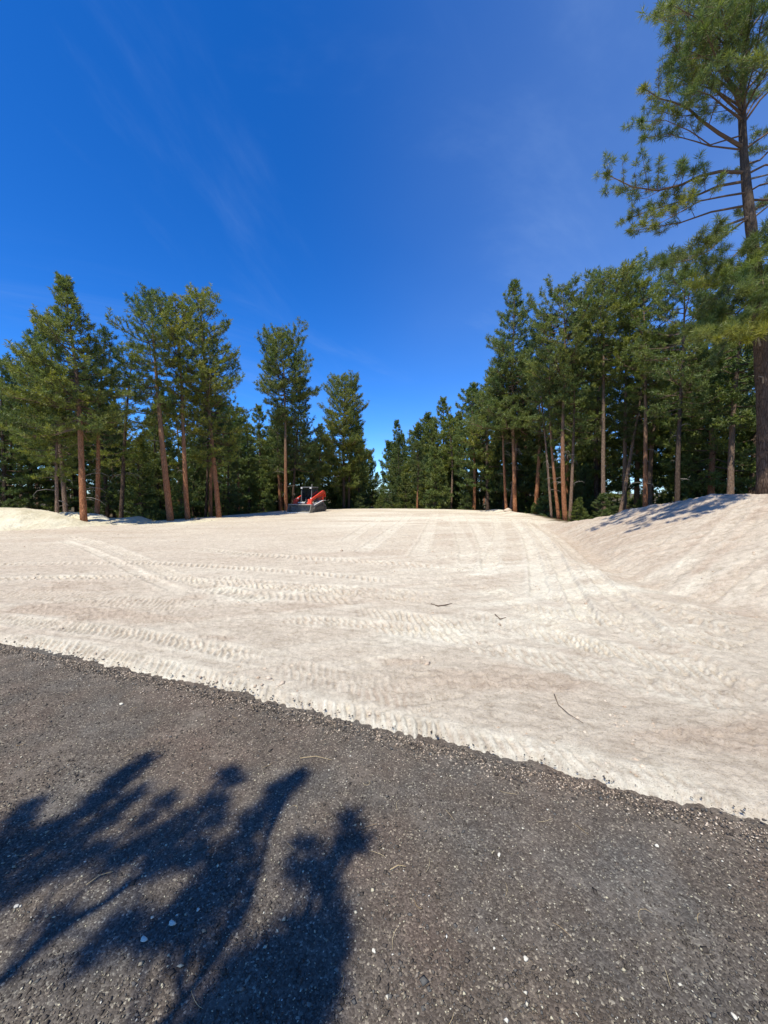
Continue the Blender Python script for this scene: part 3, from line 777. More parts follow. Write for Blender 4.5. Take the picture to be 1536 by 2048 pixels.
def unit(v): return v / (np.linalg.norm(v) + 1e-9)
def limb(wood, tufts, pts, r0, rs, ts=.17, sub=3.0, subl=.42, s0=.25, tdens=5.5, n=6, up=.5, tw=1.0):
    """a main limb along pts with side shoots that carry needle tufts"""
    pts = [np.asarray(p, float) for p in pts]
    seg = [np.linalg.norm(pts[i + 1] - pts[i]) for i in range(len(pts) - 1)]
    L = sum(seg); cum = np.concatenate([[0], np.cumsum(seg)])
    wood.tube(pts, [r0 * (1 - .82 * c / L) for c in cum], n)
    def at(s):
        s = s * L
        i = min(max(int(np.searchsorted(cum, s) - 1), 0), len(seg) - 1)
        t = (s - cum[i]) / (seg[i] + 1e-9)
        return pts[i] * (1 - t) + pts[i + 1] * t, unit(pts[i + 1] - pts[i])
    ns = max(3, int(L * sub * (1 - s0)))
    for j in range(ns):
        s = s0 + (1 - s0) * (j + rs.random()) / ns
        p, d = at(min(s, .99))
        side = unit(np.cross(d, np.array([0, 0, 1.0])))
        sg = 1 if j % 2 else -1
        ang = rs.uniform(.5, 1.1)
        sd_ = unit(d * math.cos(ang) + side * sg * math.sin(ang) + np.array([0, 0, rs.uniform(-.15, .45)]))
        l = (subl * L * (1.15 - .85 * s) + .12) * rs.uniform(.6, 1.15)
        l = min(l, 1.6)
        q1 = p + sd_ * l * .5 + np.array([0, 0, -.02 * l]); q2 = p + sd_ * l + np.array([0, 0, .18 * l * up])
        rr = r0 * .32 * (1.1 - .6 * s)
        wood.tube([p, q1, q2] if r0 > .03 else [p, q2], [rr, rr * .7, rr * .35], 3, False)
        nt = max(2, int(l * tdens))
        for t in range(nt):
            f = .22 + .78 * (t + rs.random()) / nt
            c = (p * (1 - 2 * f) + q1 * 2 * f) if f < .5 else (q1 * (2 - 2 * f) + q2 * (2 * f - 1))
            td = unit(sd_ * .7 + np.array([rs.normal(0, .45), rs.normal(0, .45), up * rs.uniform(.4, 1.7)]))
            off = td * rs.uniform(.05, .22) * tw
            if r0 > .03 and t % 2 == 0: wood.tube([c, c + off], [rr * .3, rr * .2], 3, False)
            tufts.append((c + off, td, ts * rs.uniform(.75, 1.2)))
    for t in range(3):
        p, d = at(1.0)
        td = unit(d + np.array([rs.normal(0, .3), rs.normal(0, .3), up * rs.uniform(.3, 1.2)]))
        tufts.append((p + td * .05, td, ts * rs.uniform(.9, 1.2)))

def trunk_path(h, rs, lean=(0, 0), sway=.15, n=14):
    ax, ay = rs.uniform(0, 6.28, 2)
    out = []
    for i in range(n + 1):
        t = i / n
        out.append(np.array([lean[0] * t ** .9 + sway * math.sin(ax + 4 * t) * t, lean[1] * t + sway * math.sin(ay + 3.4 * t) * t, h * t]))
    out[0][:2] = 0
    return out
def path_at(path, t):
    f = t * (len(path) - 1); i = min(int(f), len(path) - 2); f -= i
    return path[i] * (1 - f) + path[i + 1] * f
def trunk_mesh(path, r, rs, n=10, name='trunk', root=.0):
    b = MB(); k = len(path) - 1
    P = []; R = []; W = []
    for i in range(k * 2 + 1):
        t = i / (k * 2)
        P.append(path_at(path, t))
        R.append(r * (1 - t) ** .8 * .96 + .010 + r * .12 * math.exp(-t * 50))
        W.append([1 + rs.uniform(-.07, .07) for _ in range(n)])
    P[0] = P[0] - np.array([0, 0, .25])
    b.tube(P, R, n, True, W)
    return b.mesh(name, True)
PROF = {
 'round': lambda u: (.55 + 1.5 * u if u < .3 else 1.0) * max(0, 1 - u ** 3.2) ** .6,
 'cone': lambda u: (.75 + .8 * u if u < .3 else 1.0) * (1 - u) ** .75 + .06,
 'spire': lambda u: (.8 + .7 * u if u < .28 else 1.0) * (1 - u) ** .95 + .05,
 'flat': lambda u: (.5 + 1.3 * u if u < .38 else 1.0) * max(0, 1 - u ** 5) ** .7,
 'bush': lambda u: (1 - u) ** .7 + .05,
}
def pine_meshes(h, r, base, R, seed, prof='cone', nb=70, lean=(0, 0), ts=.19, k=15, wd=.036, dens=1.2, holes=.09, sway=.15, name='pine', asym=(0, 0)):
    rs = np.random.default_rng(seed); pr = random.Random(seed)
    path = trunk_path(h, rs, lean, sway)
    tm = trunk_mesh(path, r, pr)
    wood = MB(); tufts = []
    az = rs.uniform(0, 6.28)
    for i in range(nb):
        u = ((i + rs.random()) / nb) ** 1.06
        t = base + (1 - base) * u
        az += 2.4 + rs.normal(0, .35)
        lobes = .82 + .3 * math.sin(az * 2 + seed + 5 * u) * math.sin(u * 11 + seed)
        L = R * 1.12 * PROF[prof](min(u, .995)) * rs.uniform(.68, 1.15) * lobes * (1 + asym[0] * math.cos(az) + asym[1] * math.sin(az))
        if rs.random() < holes and u < .85: continue
        L = max(L, .25)
        L *= 1.08
        p0 = path_at(path, min(t, .99))
        el = math.radians(-14 + 62 * u ** 1.3 + rs.normal(0, 8))
        hd = np.array([math.cos(az), math.sin(az), 0])
        d0 = hd * math.cos(el) + np.array([0, 0, math.sin(el)])
        bend = rs.uniform(.05, .28)
        pts = [p0, p0 + d0 * L * .35 + np.array([0, 0, -.04 * L]), p0 + d0 * L * .7, p0 + d0 * L + np.array([0, 0, bend * L])]
        limb(wood, tufts, pts, .012 + .016 * L * (1 - .5 * u), rs, ts, 4.3 * dens, .46, .2 if L > 1 else .08, 7.0 * dens, 3, .6)
    top = path_at(path, .97)
    for i in range(8):
        tufts.append((top + np.array([rs.normal(0, .08), rs.normal(0, .08), rs.uniform(-.2, .3)]), unit(np.array([rs.normal(0, .3), rs.normal(0, .3), 1])), ts))
    V, F = needles(tufts, k, wd, rs)
    cm_ = tri_mesh(name + '_needles', V, F)
    wm = wood.mesh(name + '_limbs')
    return tm, wm, cm_, path, len(tufts)
def dead_branches(parent, path, r, rs, t0, t1, n, Lr=(.35, 1.05), facing=None):
    for i in range(n):
        t = rs.uniform(t0, t1); p = path_at(path, t)
        a = rs.uniform(0, 2 * math.pi) if facing is None else facing + rs.normal(0, .9)
        L = rs.uniform(*Lr); d = np.array([math.cos(a), math.sin(a), rs.uniform(-.1, .5)])
        b = MB()
        b.tube([p + d * r * .4, p + d * L * .4, p + d * L * .75 + np.array([0, 0, -.12 * L]), p + d * L + np.array([rs.normal(0, .1), rs.normal(0, .1), -.4 * L])],
               [.02, .015, .01, .005], 5)
        for q_ in range(2):
            f = rs.uniform(.35, .75); c = p + d * L * f
            e = c + np.array([rs.normal(0, .2), rs.normal(0, .2), rs.normal(0, .2)]) * L
            b.tube([c, e], [.009, .004], 4)
        link('dead_branch', b.mesh('dead_branch', True), m_dead, parent)

BARK = {'o': m_bark_o, 'g': m_bark_g, 'd': m_bark_d}
NDL = {'n': m_ndl, 'y': m_ndl_y, 'd': m_ndl_d}
def hero(bx, d, top, label, r=.2, base=.35, R=2.2, bark='o', ndl='n', group=None, ndead=0, dt=(.1, .35), name='ponderosa_pine', nseg=None, **kw):
    r = r * .74
    x = ray(bx, 1020)[0] / ray(bx, 1020)[1] * d
    z = gz(x, d)
    tp = AT(top[0], top[1], d)
    h = tp[2] - z
    seed = int(bx * 3 + d * 7)
    tm, wm, cm_, path, nt = pine_meshes(h, r, base, R, seed, lean=(tp[0] - x, kw.pop('ly', 0)), **kw)
    o = thing(name, (x, d, z), label, 'pine tree', group)
    link('trunk', tm, BARK[bark], o)
    link('limbs', wm, m_twig, o)
    c = link('crown', cm_, NDL[ndl], o)
    if ndead: dead_branches(o, path, r, np.random.default_rng(seed), dt[0], dt[1], ndead)
    return o

GL = 'tall pines on the left above the cream soil'
GR = 'tall pines on the right edge of the graded pad'
GM = 'pines behind and beside the loader'
hero(167, 17.6, (138, 566), 'tall orange-trunked pine standing in front of the cream soil bank, pointed crown', .185, .40, 2.35, 'o', 'n', GL, 4, (.08, .3), prof='spire', nb=120, ts=.17, asym=(-.22, 0), dens=1.4)
hero(193, 19.8, (207, 668), 'slim leaning pine with reddish trunk just right of the pointed one', .15, .40, 1.3, 'o', 'd', GL, 3, (.1, .4), prof='round', nb=55, ts=.17)
hero(113, 18.3, (120, 770), 'thin pale-trunked small pine rising from the dip in the cream bank', .10, .30, 1.3, 'g', 'y', GL, 2, (.1, .3), prof='round', nb=45, ts=.17)
hero(133, 21.5, (100, 640), 'grey-trunked pine behind the cream bank, left of the pointed pine', .17, .38, 2.2, 'g', 'n', GL, 3, (.1, .3), prof='cone', nb=80, ts=.18)
hero(240, 22.0, (262, 700), 'dark-trunked pine between the two tall crowns on the left', .16, .34, 1.7, 'd', 'y', GL, 5, (.06, .3), prof='flat', nb=60)
hero(341, 21.2, (298, 596), 'thick orange trunk leaning left under an open rounded crown', .235, .50, 1.75, 'o', 'n', GL, 3, (.2, .45), prof='flat', nb=62, sway=.05)
hero(375, 22.2, (350, 600), 'orange pine second from the right of the left group, pale scar at its foot', .19, .40, 1.6, 'o', 'y', GL, 2, (.2, .4), prof='flat', nb=70)
hero(438, 24.0, (400, 592), 'rightmost orange pine of the left group with low yellow-green boughs', .21, .24, 2.35, 'o', 'y', GL, 2, (.1, .3), prof='flat', nb=125, ts=.18, asym=(0, 0), dens=1.2)
hero(410, 26.5, (425, 680), 'thin dark pine hidden behind the rightmost orange one', .12, .3, 1.5, 'd', 'd', GL, 0, prof='cone', nb=60)
hero(60, 24.5, (62, 668), 'bushy pine high over the left end of the cream bank', .19, .22, 2.3, 'd', 'n', GL, 0, prof='cone', nb=100)
hero(8, 23.0, (6, 725), 'pine cut by the left frame edge', .18, .15, 2.2, 'd', 'n', GL, 0, prof='cone', nb=95)
hero(572, 32.5, (566, 670), 'tall pine beside the loader with bare orange trunk and dark layered crown', .20, .50, 2.45, 'o', 'n', GM, 3, (.1, .25), prof='flat', nb=120, ts=.2, dens=1.3)
hero(584, 34.5, (600, 760), 'second dark trunk directly behind the tall pine beside the loader', .16, .32, 2.3, 'd', 'd', GM, 2, (.1, .3), prof='cone', nb=80)
hero(688, 38.5, (688, 757), 'ragged pine with wide side boughs behind and right of the loader', .21, .18, 2.7, 'd', 'n', GM, 2, (.08, .2), prof='flat', nb=120, ts=.22, dens=1.3)
hero(1030, 29.5, (1026, 566), 'tallest pine on the right edge of the pad, reddish trunk and spire top', .21, .38, 3.3, 'o', 'n', GR, 9, (.1, .42), prof='spire', nb=140, ts=.2, asym=(-.05, 0), dens=1.35)
hero(1013, 30.3, (1000, 700), 'slim reddish trunk left of the tallest right-hand pine', .14, .45, 1.8, 'o', 'd', GR, 5, (.1, .45), prof='cone', nb=60)
hero(1021, 31.3, (1052, 690), 'grey trunk squeezed between two reddish ones', .16, .45, 1.8, 'g', 'd', GR, 4, (.1, .45), prof='cone', nb=60)
hero(1131, 23.3, (1118, 588), 'rough reddish-brown trunk at the front of the close cluster of four', .19, .52, 2.3, 'o', 'n', GR, 7, (.12, .45), prof='flat', nb=95, sway=.25)
hero(1140, 23.8, (1158, 640), 'right-hand trunk of the close cluster of four', .14, .4, 1.8, 'g', 'n', GR, 4, (.12, .4), prof='round', nb=60)
hero(1118, 24.4, (1090, 640), 'inner leaning trunk of the cluster of four', .14, .45, 1.7, 'o', 'd', GR, 4, (.12, .4), prof='round', nb=55, sway=.3)
hero(1104, 24.6, (1075, 660), 'leftmost slim grey trunk of the cluster of four', .10, .45, 1.4, 'g', 'n', GR, 2, (.12, .4), prof='cone', nb=45)
hero(1208, 23.2, (1206, 560), 'smooth pale grey straight trunk standing alone in sun', .18, .60, 2.1, 'g', 'n', GR, 2, (.2, .5), prof='flat', nb=80, sway=.05)
hero(1236, 24.2, (1296, 700), 'pine leaning strongly right, crossing the trunk behind it', .17, .5, 1.5, 'g', 'd', GR, 2, (.2, .5), prof='round', nb=45, sway=.05)
hero(1250, 25.0, (1252, 542), 'pine behind the leaning one, pale upper trunk against sky', .19, .62, 2.0, 'g', 'n', GR, 3, (.2, .5), prof='flat', nb=85, sway=.05)
hero(1292, 22.0, (1290, 572), 'reddish straight trunk right of the leaning pine', .18, .56, 1.9, 'o', 'y', GR, 4, (.15, .5), prof='flat', nb=80, sway=.08)
hero(1356, 19.2, (1364, 556), 'dark shaded trunk at the top of the bank with sparse crown', .17, .46, 2.0, 'd', 'n', GR, 4, (.15, .45), prof='flat', nb=75, sway=.12, ts=.17)

# ---- the large pine at the right, limb by limb
def big_pine():
    rs = np.random.default_rng(77); pr = random.Random(77)
    D = 9.2
    b0 = AT(1531, 980, D)
    z = gz(b0[0], D)
    o = thing('ponderosa_pine', (b0[0], D, z), 'huge near pine on the bank, long bare limbs over the sky at the right edge', 'pine tree', GR)
    org = np.array([b0[0], D, z])
    tp = [(1531, 985), (1530, 850), (1523, 700), (1514, 580), (1505, 480), (1496, 400), (1489, 330), (1485, 260), (1484, 200), (1489, 120), (1494, 20), (1496, -120), (1500, -280), (1502, -460)]
    path = [AT(p[0], p[1], D + .12 * math.sin(i)) - org for i, p in enumerate(tp)]
    path[0] = np.array([0, 0, -.3])
    n = 14; R = [.165, .15, .14, .13, .105, .092, .08, .075, .07, .062, .06, .045, .028, .012]
    b = MB(); P2, R2, W2 = [], [], []
    for i in range(40):
        t = i / 39 * (len(path) - 1); a = min(int(t), len(path) - 2); f = t - a
        P2.append(path[a] * (1 - f) + path[a + 1] * f); R2.append(R[a] * (1 - f) + R[a + 1] * f)
        W2.append([1 + pr.uniform(-.09, .09) for _ in range(n)])
    b.tube(P2, R2, n, True, W2)
    link('trunk', b.mesh('trunk', True), m_bark_d, o)
    def tz(py):                       # trunk point at photo row
        ys = [p[1] for p in tp]
        t = np.interp(-py, [-y for y in ys], range(len(ys))); a = min(int(t), len(path) - 2); f = t - a
        return path[a] * (1 - f) + path[a + 1] * f
    def br(py0, pts, r0, dep, ts=.155, sub=5.0, subl=.30, s0=.3, td=8.0, mt=m_ndl, k=40, up=.8, label=None, wd=.011):
        r0 = r0 * .60; k = int(k * 1.6); ts = ts * (.95 if py0 < 260 or py0 > 470 else .88); td = td * (1.25 if py0 > 470 else 1.15); k = int(k * (.8 if py0 < 260 else 1))
        w, t = MB(), []
        P_ = [tz(py0)]
        for i, (px, py) in enumerate(pts):
            P_.append(AT(px, py, D + dep * (i + 1) / len(pts)) - org)
        limb(w, t, P_, r0, rs, ts, sub, subl, s0, td, 7, up)
        lo = link('branch', w.mesh('branch'), m_twig, o)
        V, F = needles(t, k, wd, rs, .93, .55)
        link('needles', tri_mesh('needles', V, F), mt, lo)
        if label: lo['label'] = label
        return len(t)
    br(345, [(1440, 343), (1400, 352), (1362, 370), (1316, 381), (1265, 374), (1216, 350)], .065, -.4, s0=.36, subl=.27, sub=7, label='long low limb reaching farthest left')
    br(362, [(1437, 372), (1377, 398), (1330, 412), (1301, 420), (1262, 436)], .055, .5, s0=.3)
    br(410, [(1422, 424), (1362, 445), (1301, 456), (1262, 462)], .045, .8, s0=.35)
    br(385, [(1450, 392), (1400, 402), (1350, 430), (1310, 452)], .04, -.7, s0=.35)
    br(296, [(1437, 266), (1401, 240), (1380, 220), (1349, 205), (1319, 197), (1290, 178)], .07, -.3, s0=.35, label='thick limb curving up to the left')
    br(300, [(1420, 292), (1392, 283), (1337, 268), (1290, 276)], .035, .6, s0=.4)
    br(270, [(1420, 290), (1380, 262), (1330, 240), (1283, 244)], .03, -.9, s0=.45)
    br(433, [(1452, 451), (1422, 481), (1396, 512), (1375, 535)], .05, -1.2, s0=.55, td=7, label='limb drooping towards the dark tuft')
    br(433, [(1450, 470), (1420, 500), (1380, 520), (1330, 530)], .04, -1.5, s0=.55, subl=.3, td=14, ts=.17, mt=m_ndl_d)
    for (py0, pts, dep) in ((230, [(1440, 190), (1400, 150), (1360, 110), (1340, 80)], -.5), (215, [(1430, 180), (1380, 165), (1340, 150)], .6), (190, [(1440, 140), (1390, 90), (1350, 50), (1315, 32)], .1),
                            (170, [(1440, 110), (1390, 50), (1350, 5)], -.8), (140, [(1450, 80), (1410, 20), (1370, -20), (1340, -30)], .7), (110, [(1440, 40), (1400, -20), (1360, -60)], -.2),
                            (80, [(1450, 20), (1420, -40), (1380, -100)], .5), (240, [(1450, 215), (1420, 190), (1390, 180)], -1.2), (205, [(1460, 160), (1430, 110), (1410, 60)], -1.4),
                            (150, [(1470, 100), (1450, 50), (1440, 0)], -1.6), (60, [(1450, 0), (1410, -60), (1370, -110)], -1.0), (20, [(1460, -40), (1420, -90), (1390, -140)], .4),
                            (-20, [(1460, -80), (1430, -130), (1410, -170)], -.5), (-80, [(1470, -130), (1440, -190)], .2), (-140, [(1475, -190), (1450, -240)], -.4), (-220, [(1480, -270), (1470, -320)], .3)):
        br(py0, pts, .045, dep, ts=.15, s0=.2, subl=.36, sub=5.5, td=8.5, k=34)
    for (py0, pts, dep) in ((300, [(1530, 270), (1580, 230), (1630, 220)], .3), (350, [(1530, 330), (1590, 330), (1650, 350)], -.4), (330, [(1520, 320), (1560, 280), (1620, 260)], 1.2),
                            (250, [(1520, 200), (1570, 150), (1620, 120)], -.3), (190, [(1520, 150), (1560, 90), (1600, 50)], .6), (130, [(1520, 80), (1560, 30), (1610, -10)], -.6),
                            (70, [(1530, 20), (1580, -30), (1620, -60)], .1), (10, [(1530, -50), (1570, -90)], .6), (-60, [(1530, -110), (1570, -150)], -.3), (400, [(1550, 400), (1600, 420), (1650, 440)], .2),
                            (170, [(1510, 110), (1520, 60), (1530, 20)], -1.5), (230, [(1510, 180), (1530, 150), (1545, 130)], -1.5), (60, [(1510, 10), (1520, -30)], -1.2), (-150, [(1520, -200), (1550, -240)], .4)):
        br(py0, pts, .045, dep, ts=.15, s0=.25, subl=.34, td=8.5, k=30)
    for (py0, pts, dep) in ((225, [(1460, 170), (1420, 120), (1375, 100)], -1.0), (200, [(1450, 170), (1400, 130), (1350, 118)], .9), (165, [(1450, 130), (1400, 80), (1350, 62)], 1.3), (130, [(1450, 90), (1400, 40), (1345, 10)], -1.3),
                            (95, [(1450, 60), (1400, 30), (1350, -5)], 1.0), (245, [(1510, 200), (1540, 170)], .8), (120, [(1515, 70), (1545, 50)], -1.0), (215, [(1500, 160), (1512, 120)], -1.6), (90, [(1500, 40), (1505, 0)], -1.7),
                            (385, [(1520, 370), (1560, 360)], -.6), (425, [(1525, 410), (1560, 400)], .5)):
        br(py0, pts, .04, dep, ts=.15, s0=.2, subl=.42, sub=6, td=9, k=32)
    # low boughs in front of the trunk
    for (py0, pts, dep, mt) in ((500, [(1480, 500), (1460, 520), (1440, 540)], -1.0, m_ndl_d), (520, [(1500, 520), (1480, 540), (1450, 560), (1430, 572)], -1.2, m_ndl_y), (505, [(1530, 490), (1560, 500), (1600, 510)], -1.0, m_ndl_d),
                                (560, [(1490, 585), (1465, 610), (1440, 625)], -.6, m_ndl_d), (590, [(1490, 610), (1460, 640), (1432, 660)], -1.2, m_ndl), (600, [(1540, 600), (1580, 620)], -1.5, m_ndl),
                                (640, [(1500, 655), (1470, 670), (1436, 678)], -1.5, m_ndl), (620, [(1515, 640), (1505, 660), (1495, 680)], -1.5, m_ndl_y), (540, [(1520, 540), (1525, 560), (1530, 580)], -1.9, m_ndl),
                                (660, [(1540, 670), (1580, 690)], -1.0, m_ndl_d), (480, [(1540, 450), (1580, 440)], -.6, m_ndl_d), (530, [(1480, 545), (1450, 590), (1425, 600)], .6, m_ndl_d),
                                (610, [(1480, 640), (1450, 690), (1430, 715)], .5, m_ndl_d), (570, [(1540, 560), (1570, 560)], -1.2, m_ndl_d)):
        br(py0, pts, .035, dep, ts=.16, s0=.2, subl=.42, sub=6.5, td=10, k=36, mt=mt)
    rd = np.random.default_rng(3)
    for py, dx_, dz_ in ((700, -.8, .25), (740, .5, .2), (770, -.6, .1), (820, .5, .15), (360, .6, -.1), (440, .5, .2)):
        p = tz(py); w = MB()
        w.tube([p, p + np.array([dx_ * .5, -.3, dz_]), p + np.array([dx_, -.5, dz_ * .6])], [.025, .015, .006], 5)
        link('dead_branch', w.mesh('dead_branch'), m_dead, o)
big_pine()

# ---- the small pine behind the camera whose boughs shade the road
def shade_pine():
    rs = np.random.default_rng(8)
    base = np.array([-5.3, -3.3, 0.0]); h = 5.6
    o = thing('young_pine', tuple(base), 'young pine behind the viewer whose tufted boughs throw the shadow on the road', 'pine tree')
    path = trunk_path(h, rs, (.1, .1), .08, 10)
    link('trunk', trunk_mesh(path, .11, random.Random(4)), m_bark_g, o)
    def up(px, py, hh):
        g = G(px, py); return g + SUN * (hh / SUN[2]) - base
    limbs = [
      # shadow row of photo positions along each limb, limb radius
      ([(-560, 1900), (-260, 1830), (-40, 1770), (60, 1700), (150, 1640), (240, 1580), (300, 1530)], .016, 3.5),
      ([(-500, 2160), (-160, 2060), (0, 1965), (115, 1862), (220, 1800), (310, 1730), (390, 1640), (440, 1560)], .020, 3.6),
      ([(60, 2330), (230, 2160), (360, 2010), (440, 1900), (500, 1800), (535, 1680), (570, 1570)], .016, 3.5),
      ([(160, 2500), (330, 2260), (480, 2060), (600, 1930), (650, 1800), (680, 1670)], .015, 3.3),
    ]
    twigs = {0: [(30, 1640), (60, 1610), (20, 1700), (110, 1690), (0, 1740), (60, 1740), (130, 1720), (190, 1600), (230, 1620), (270, 1590), (290, 1520), (250, 1545), (180, 1660), (-40, 1700), (-80, 1760), (-30, 1790), (-120, 1800), (20, 1790), (-200, 1830),
                 (60, 1690), (90, 1660), (40, 1670), (130, 1650), (215, 1590), (0, 1700)],
             1: [(120, 1840), (330, 1600), (290, 1640), (330, 1660), (260, 1700), (370, 1660), (300, 1740), (420, 1600), (455, 1545), (400, 1700), (350, 1720), (240, 1860), (260, 1850), (470, 1560), (430, 1640), (200, 1700), (160, 1710), (320, 1690), (230, 1720)],
             2: [(500, 1640), (470, 1690), (560, 1580), (600, 1550), (530, 1620), (440, 1740), (420, 1770), (490, 1740), (400, 1820), (350, 1830), (470, 1830), (330, 1850), (590, 1560), (450, 1780), (390, 1790), (380, 1850)],
             3: [(700, 1640), (690, 1690), (650, 1720), (610, 1690), (600, 1740), (660, 1780), (670, 1840), (640, 1880), (590, 1850), (560, 1900), (620, 1930), (540, 1950), (480, 1960), (600, 1990), (650, 1940), (440, 2000), (560, 2030),
                 (500, 2010), (400, 2040), (620, 2060), (520, 1900), (470, 2050), (560, 1960), (660, 1890), (720, 1680), (640, 1750), (590, 1900), (510, 1960), (540, 2000), (600, 1950), (350, 2100), (420, 2080), (500, 2100), (560, 2100)]}
    for li, (pp, r0, hh) in enumerate(limbs):
        pts = [up(px, py, hh + .12 * math.sin(i * 1.3)) for i, (px, py) in enumerate(pp)]
        # join to the trunk
        t = min((pts[0][2] - .5) / h, .9)
        root = path_at(path, t)
        w = MB(); T = []
        full = [root] + pts
        w.tube(full, [r0 * 2.2] + [r0 * (1.5 - 1.1 * i / len(pts)) for i in range(len(pts))], 6)
        for (px, py) in twigs[li]:
            q_ = up(px, py, hh + rs.uniform(-.25, .3))
            j = int(np.argmin([np.linalg.norm((p - q_) * np.array([1, 1, .5])) for p in pts])); j = max(j - 1, 0)
            a = pts[j]
            mid = a * .4 + q_ * .6 + np.array([0, 0, -.05])
            w.tube([a, mid, q_], [.009, .008, .006], 4)
            dr = unit((q_ - mid) + np.array([.03, .05, .12]) + rs.normal(0, .08, 3))
            T.append((q_, dr, rs.uniform(.125, .155)))
            if rs.random() < .55: T.append((q_ - dr * .08 + rs.normal(0, .03, 3), dr, rs.uniform(.10, .12)))
        lo = link('branch', w.mesh('branch'), m_twig, o)
        V, F = needles(T, 190, .0065, rs, .9, .45)
        link('needles', tri_mesh('needles', V, F), m_ndl, lo)
    w = MB(); T = []; az = 0
    for i in range(26):
        u = (i + .5) / 26; az += 2.4
        if math.cos(az - math.atan2(5.0, 4.0)) > .35 and u < .75: continue
        p0 = path_at(path, .3 + .68 * u); L = 1.25 * (1 - u) ** .7 + .15
        d0 = np.array([math.cos(az), math.sin(az), .3 + u])
        limb(w, T, [p0, p0 + d0 * L * .5, p0 + d0 * L], .02, rs, .13, 4, .4, .2, 6, 4, .7)
    link('limbs', w.mesh('limbs'), m_twig, o)
    V, F = needles(T, 40, .005, rs); link('crown', tri_mesh('crown', V, F), m_ndl, o)
shade_pine()

# ---- the wood behind: copies of a few pines, each a tree of its own
VAR = []
specs = [('cone', .30, 2.1, 70, 'd', 'n'), ('flat', .45, 2.0, 62, 'g', 'n'), ('round', .38, 1.8, 60, 'o', 'd'), ('spire', .15, 2.0, 78, 'd', 'd'), ('cone', .22, 2.3, 74, 'o', 'n'), ('flat', .5, 1.7, 52, 'g', 'y'), ('bush', .03, 1.9, 80, 'd', 'n'), ('bush', .05, 2.2, 74, 'd', 'd')]
for i, (pf, bs, R_, nb, bk, nd) in enumerate(specs):
    hh = 12.0 if pf != 'bush' else 6.0
    tm, wm, cm_, path, nt = pine_meshes(hh, .17 if pf != 'bush' else .09, bs, R_ if pf != 'bush' else R_ * .8, 900 + i * 13, pf, nb, lean=(0, 0), sway=.3, ts=.24, k=12, wd=.066, dens=1.2, name='wood_pine')
    for m, t_ in ((tm, BARK[bk]), (wm, m_twig), (cm_, NDL[nd])): m.materials.append(t_)
    VAR.append((hh, tm, wm, cm_))
SKX = [0, 60, 120, 200, 240, 300, 430, 470, 500, 560, 620, 650, 700, 735, 748, 764, 778, 800, 830, 870, 915, 945, 1000, 1060, 1150, 1300, 1536]
SKY_ = [780, 745, 720, 760, 790, 760, 740, 830, 850, 800, 850, 840, 800, 905, 938, 945, 880, 848, 855, 806, 832, 770, 720, 700, 690, 650, 600]
R3 = random.Random(12)
placed = []
def bg_tree(x, y, h, vi, label, group, name='pine_tree'):
    hh, tm, wm, cm_ = VAR[vi]
    s = h / hh
    o = thing(name, (x, y, gz(x, y) - .05), label, 'pine tree', group, R3.uniform(0, 6.28))
    o.scale = (s * R3.uniform(.9, 1.12), s * R3.uniform(.9, 1.12), s)
    for nm, me in (('trunk', tm), ('limbs', wm), ('crown', cm_)):
        c = bpy.data.objects.new(nm, me); COL.objects.link(c); c.parent = o
    placed.append((x, y))
MARKS = [(8, 'the pine cut by the left edge'), (60, 'the bushy pine over the cream soil'), (113, 'the thin trunk in cream soil'), (167, 'the pointed pine'), (193, 'the slim reddish leaning pine'), (240, 'the left dark trunk'),
         (341, 'the thick orange leaning trunk'), (375, 'the scarred orange trunk'), (438, 'the last left orange pine'), (515, 'the gap left of the loader'), (572, 'the tall pine by the loader'), (630, 'the loader'), (688, 'the ragged pine'), (750, 'the sky gap'),
         (800, 'the brink of the sky gap'), (885, 'the highest far crown'), (950, 'the spired pine boughs'), (1030, 'the spired pine'), (1075, 'the gap past the spired pine'), (1125, 'the cluster of four trunks'), (1170, 'the gap by the pale trunk'), (1208, 'the pale grey trunk'),
         (1250, 'the crossing trunks'), (1292, 'the reddish straight trunk'), (1356, 'the dark trunk on the bank'), (1440, 'the gap left of the huge pine'), (1525, 'the huge near pine')]
SHAPE = ['cone-crowned dark', 'high-crowned grey', 'round-crowned orange', 'spire-shaped dark', 'full-crowned orange', 'bare-stemmed yellowish', 'low bushy', 'wide bushy dark']
def bg_label(px, sd, h, vi):
    nm = min(MARKS, key=lambda m: abs(m[0] - px))[1]
    dp = 'first row' if sd > -5.5 else 'second row' if sd > -14 else 'deep wood' if sd > -30 else 'farthest wood'
    sz = 'small' if h < 6.5 else 'middling' if h < 11.5 else 'tall'
    return f'{sz} {SHAPE[vi]} pine, {dp} behind {nm}'
def region(px):
    if px < 480: return ('pines crowded in the shade behind the cream soil and left group', 'crowded shady pine behind the tall left-hand group')
    if px < 745: return ('pines crowded behind the loader', 'dense dark pine in the wall of trees behind the loader')
    if px < 960: return ('pines along the far right side of the clearing', 'dense pine in the dark row receding beyond the pad, right of the sky gap')
    return ('pines crowded in the deep wood on the right', 'shaded pine deep in the wood behind the right-hand trunks')
tries = 0; cnt = 0
bands = [(0, 5.5, 60, 1.9), (5.5, 14, 66, 2.1), (14, 30, 62, 2.5), (30, 65, 60, 3.2)]
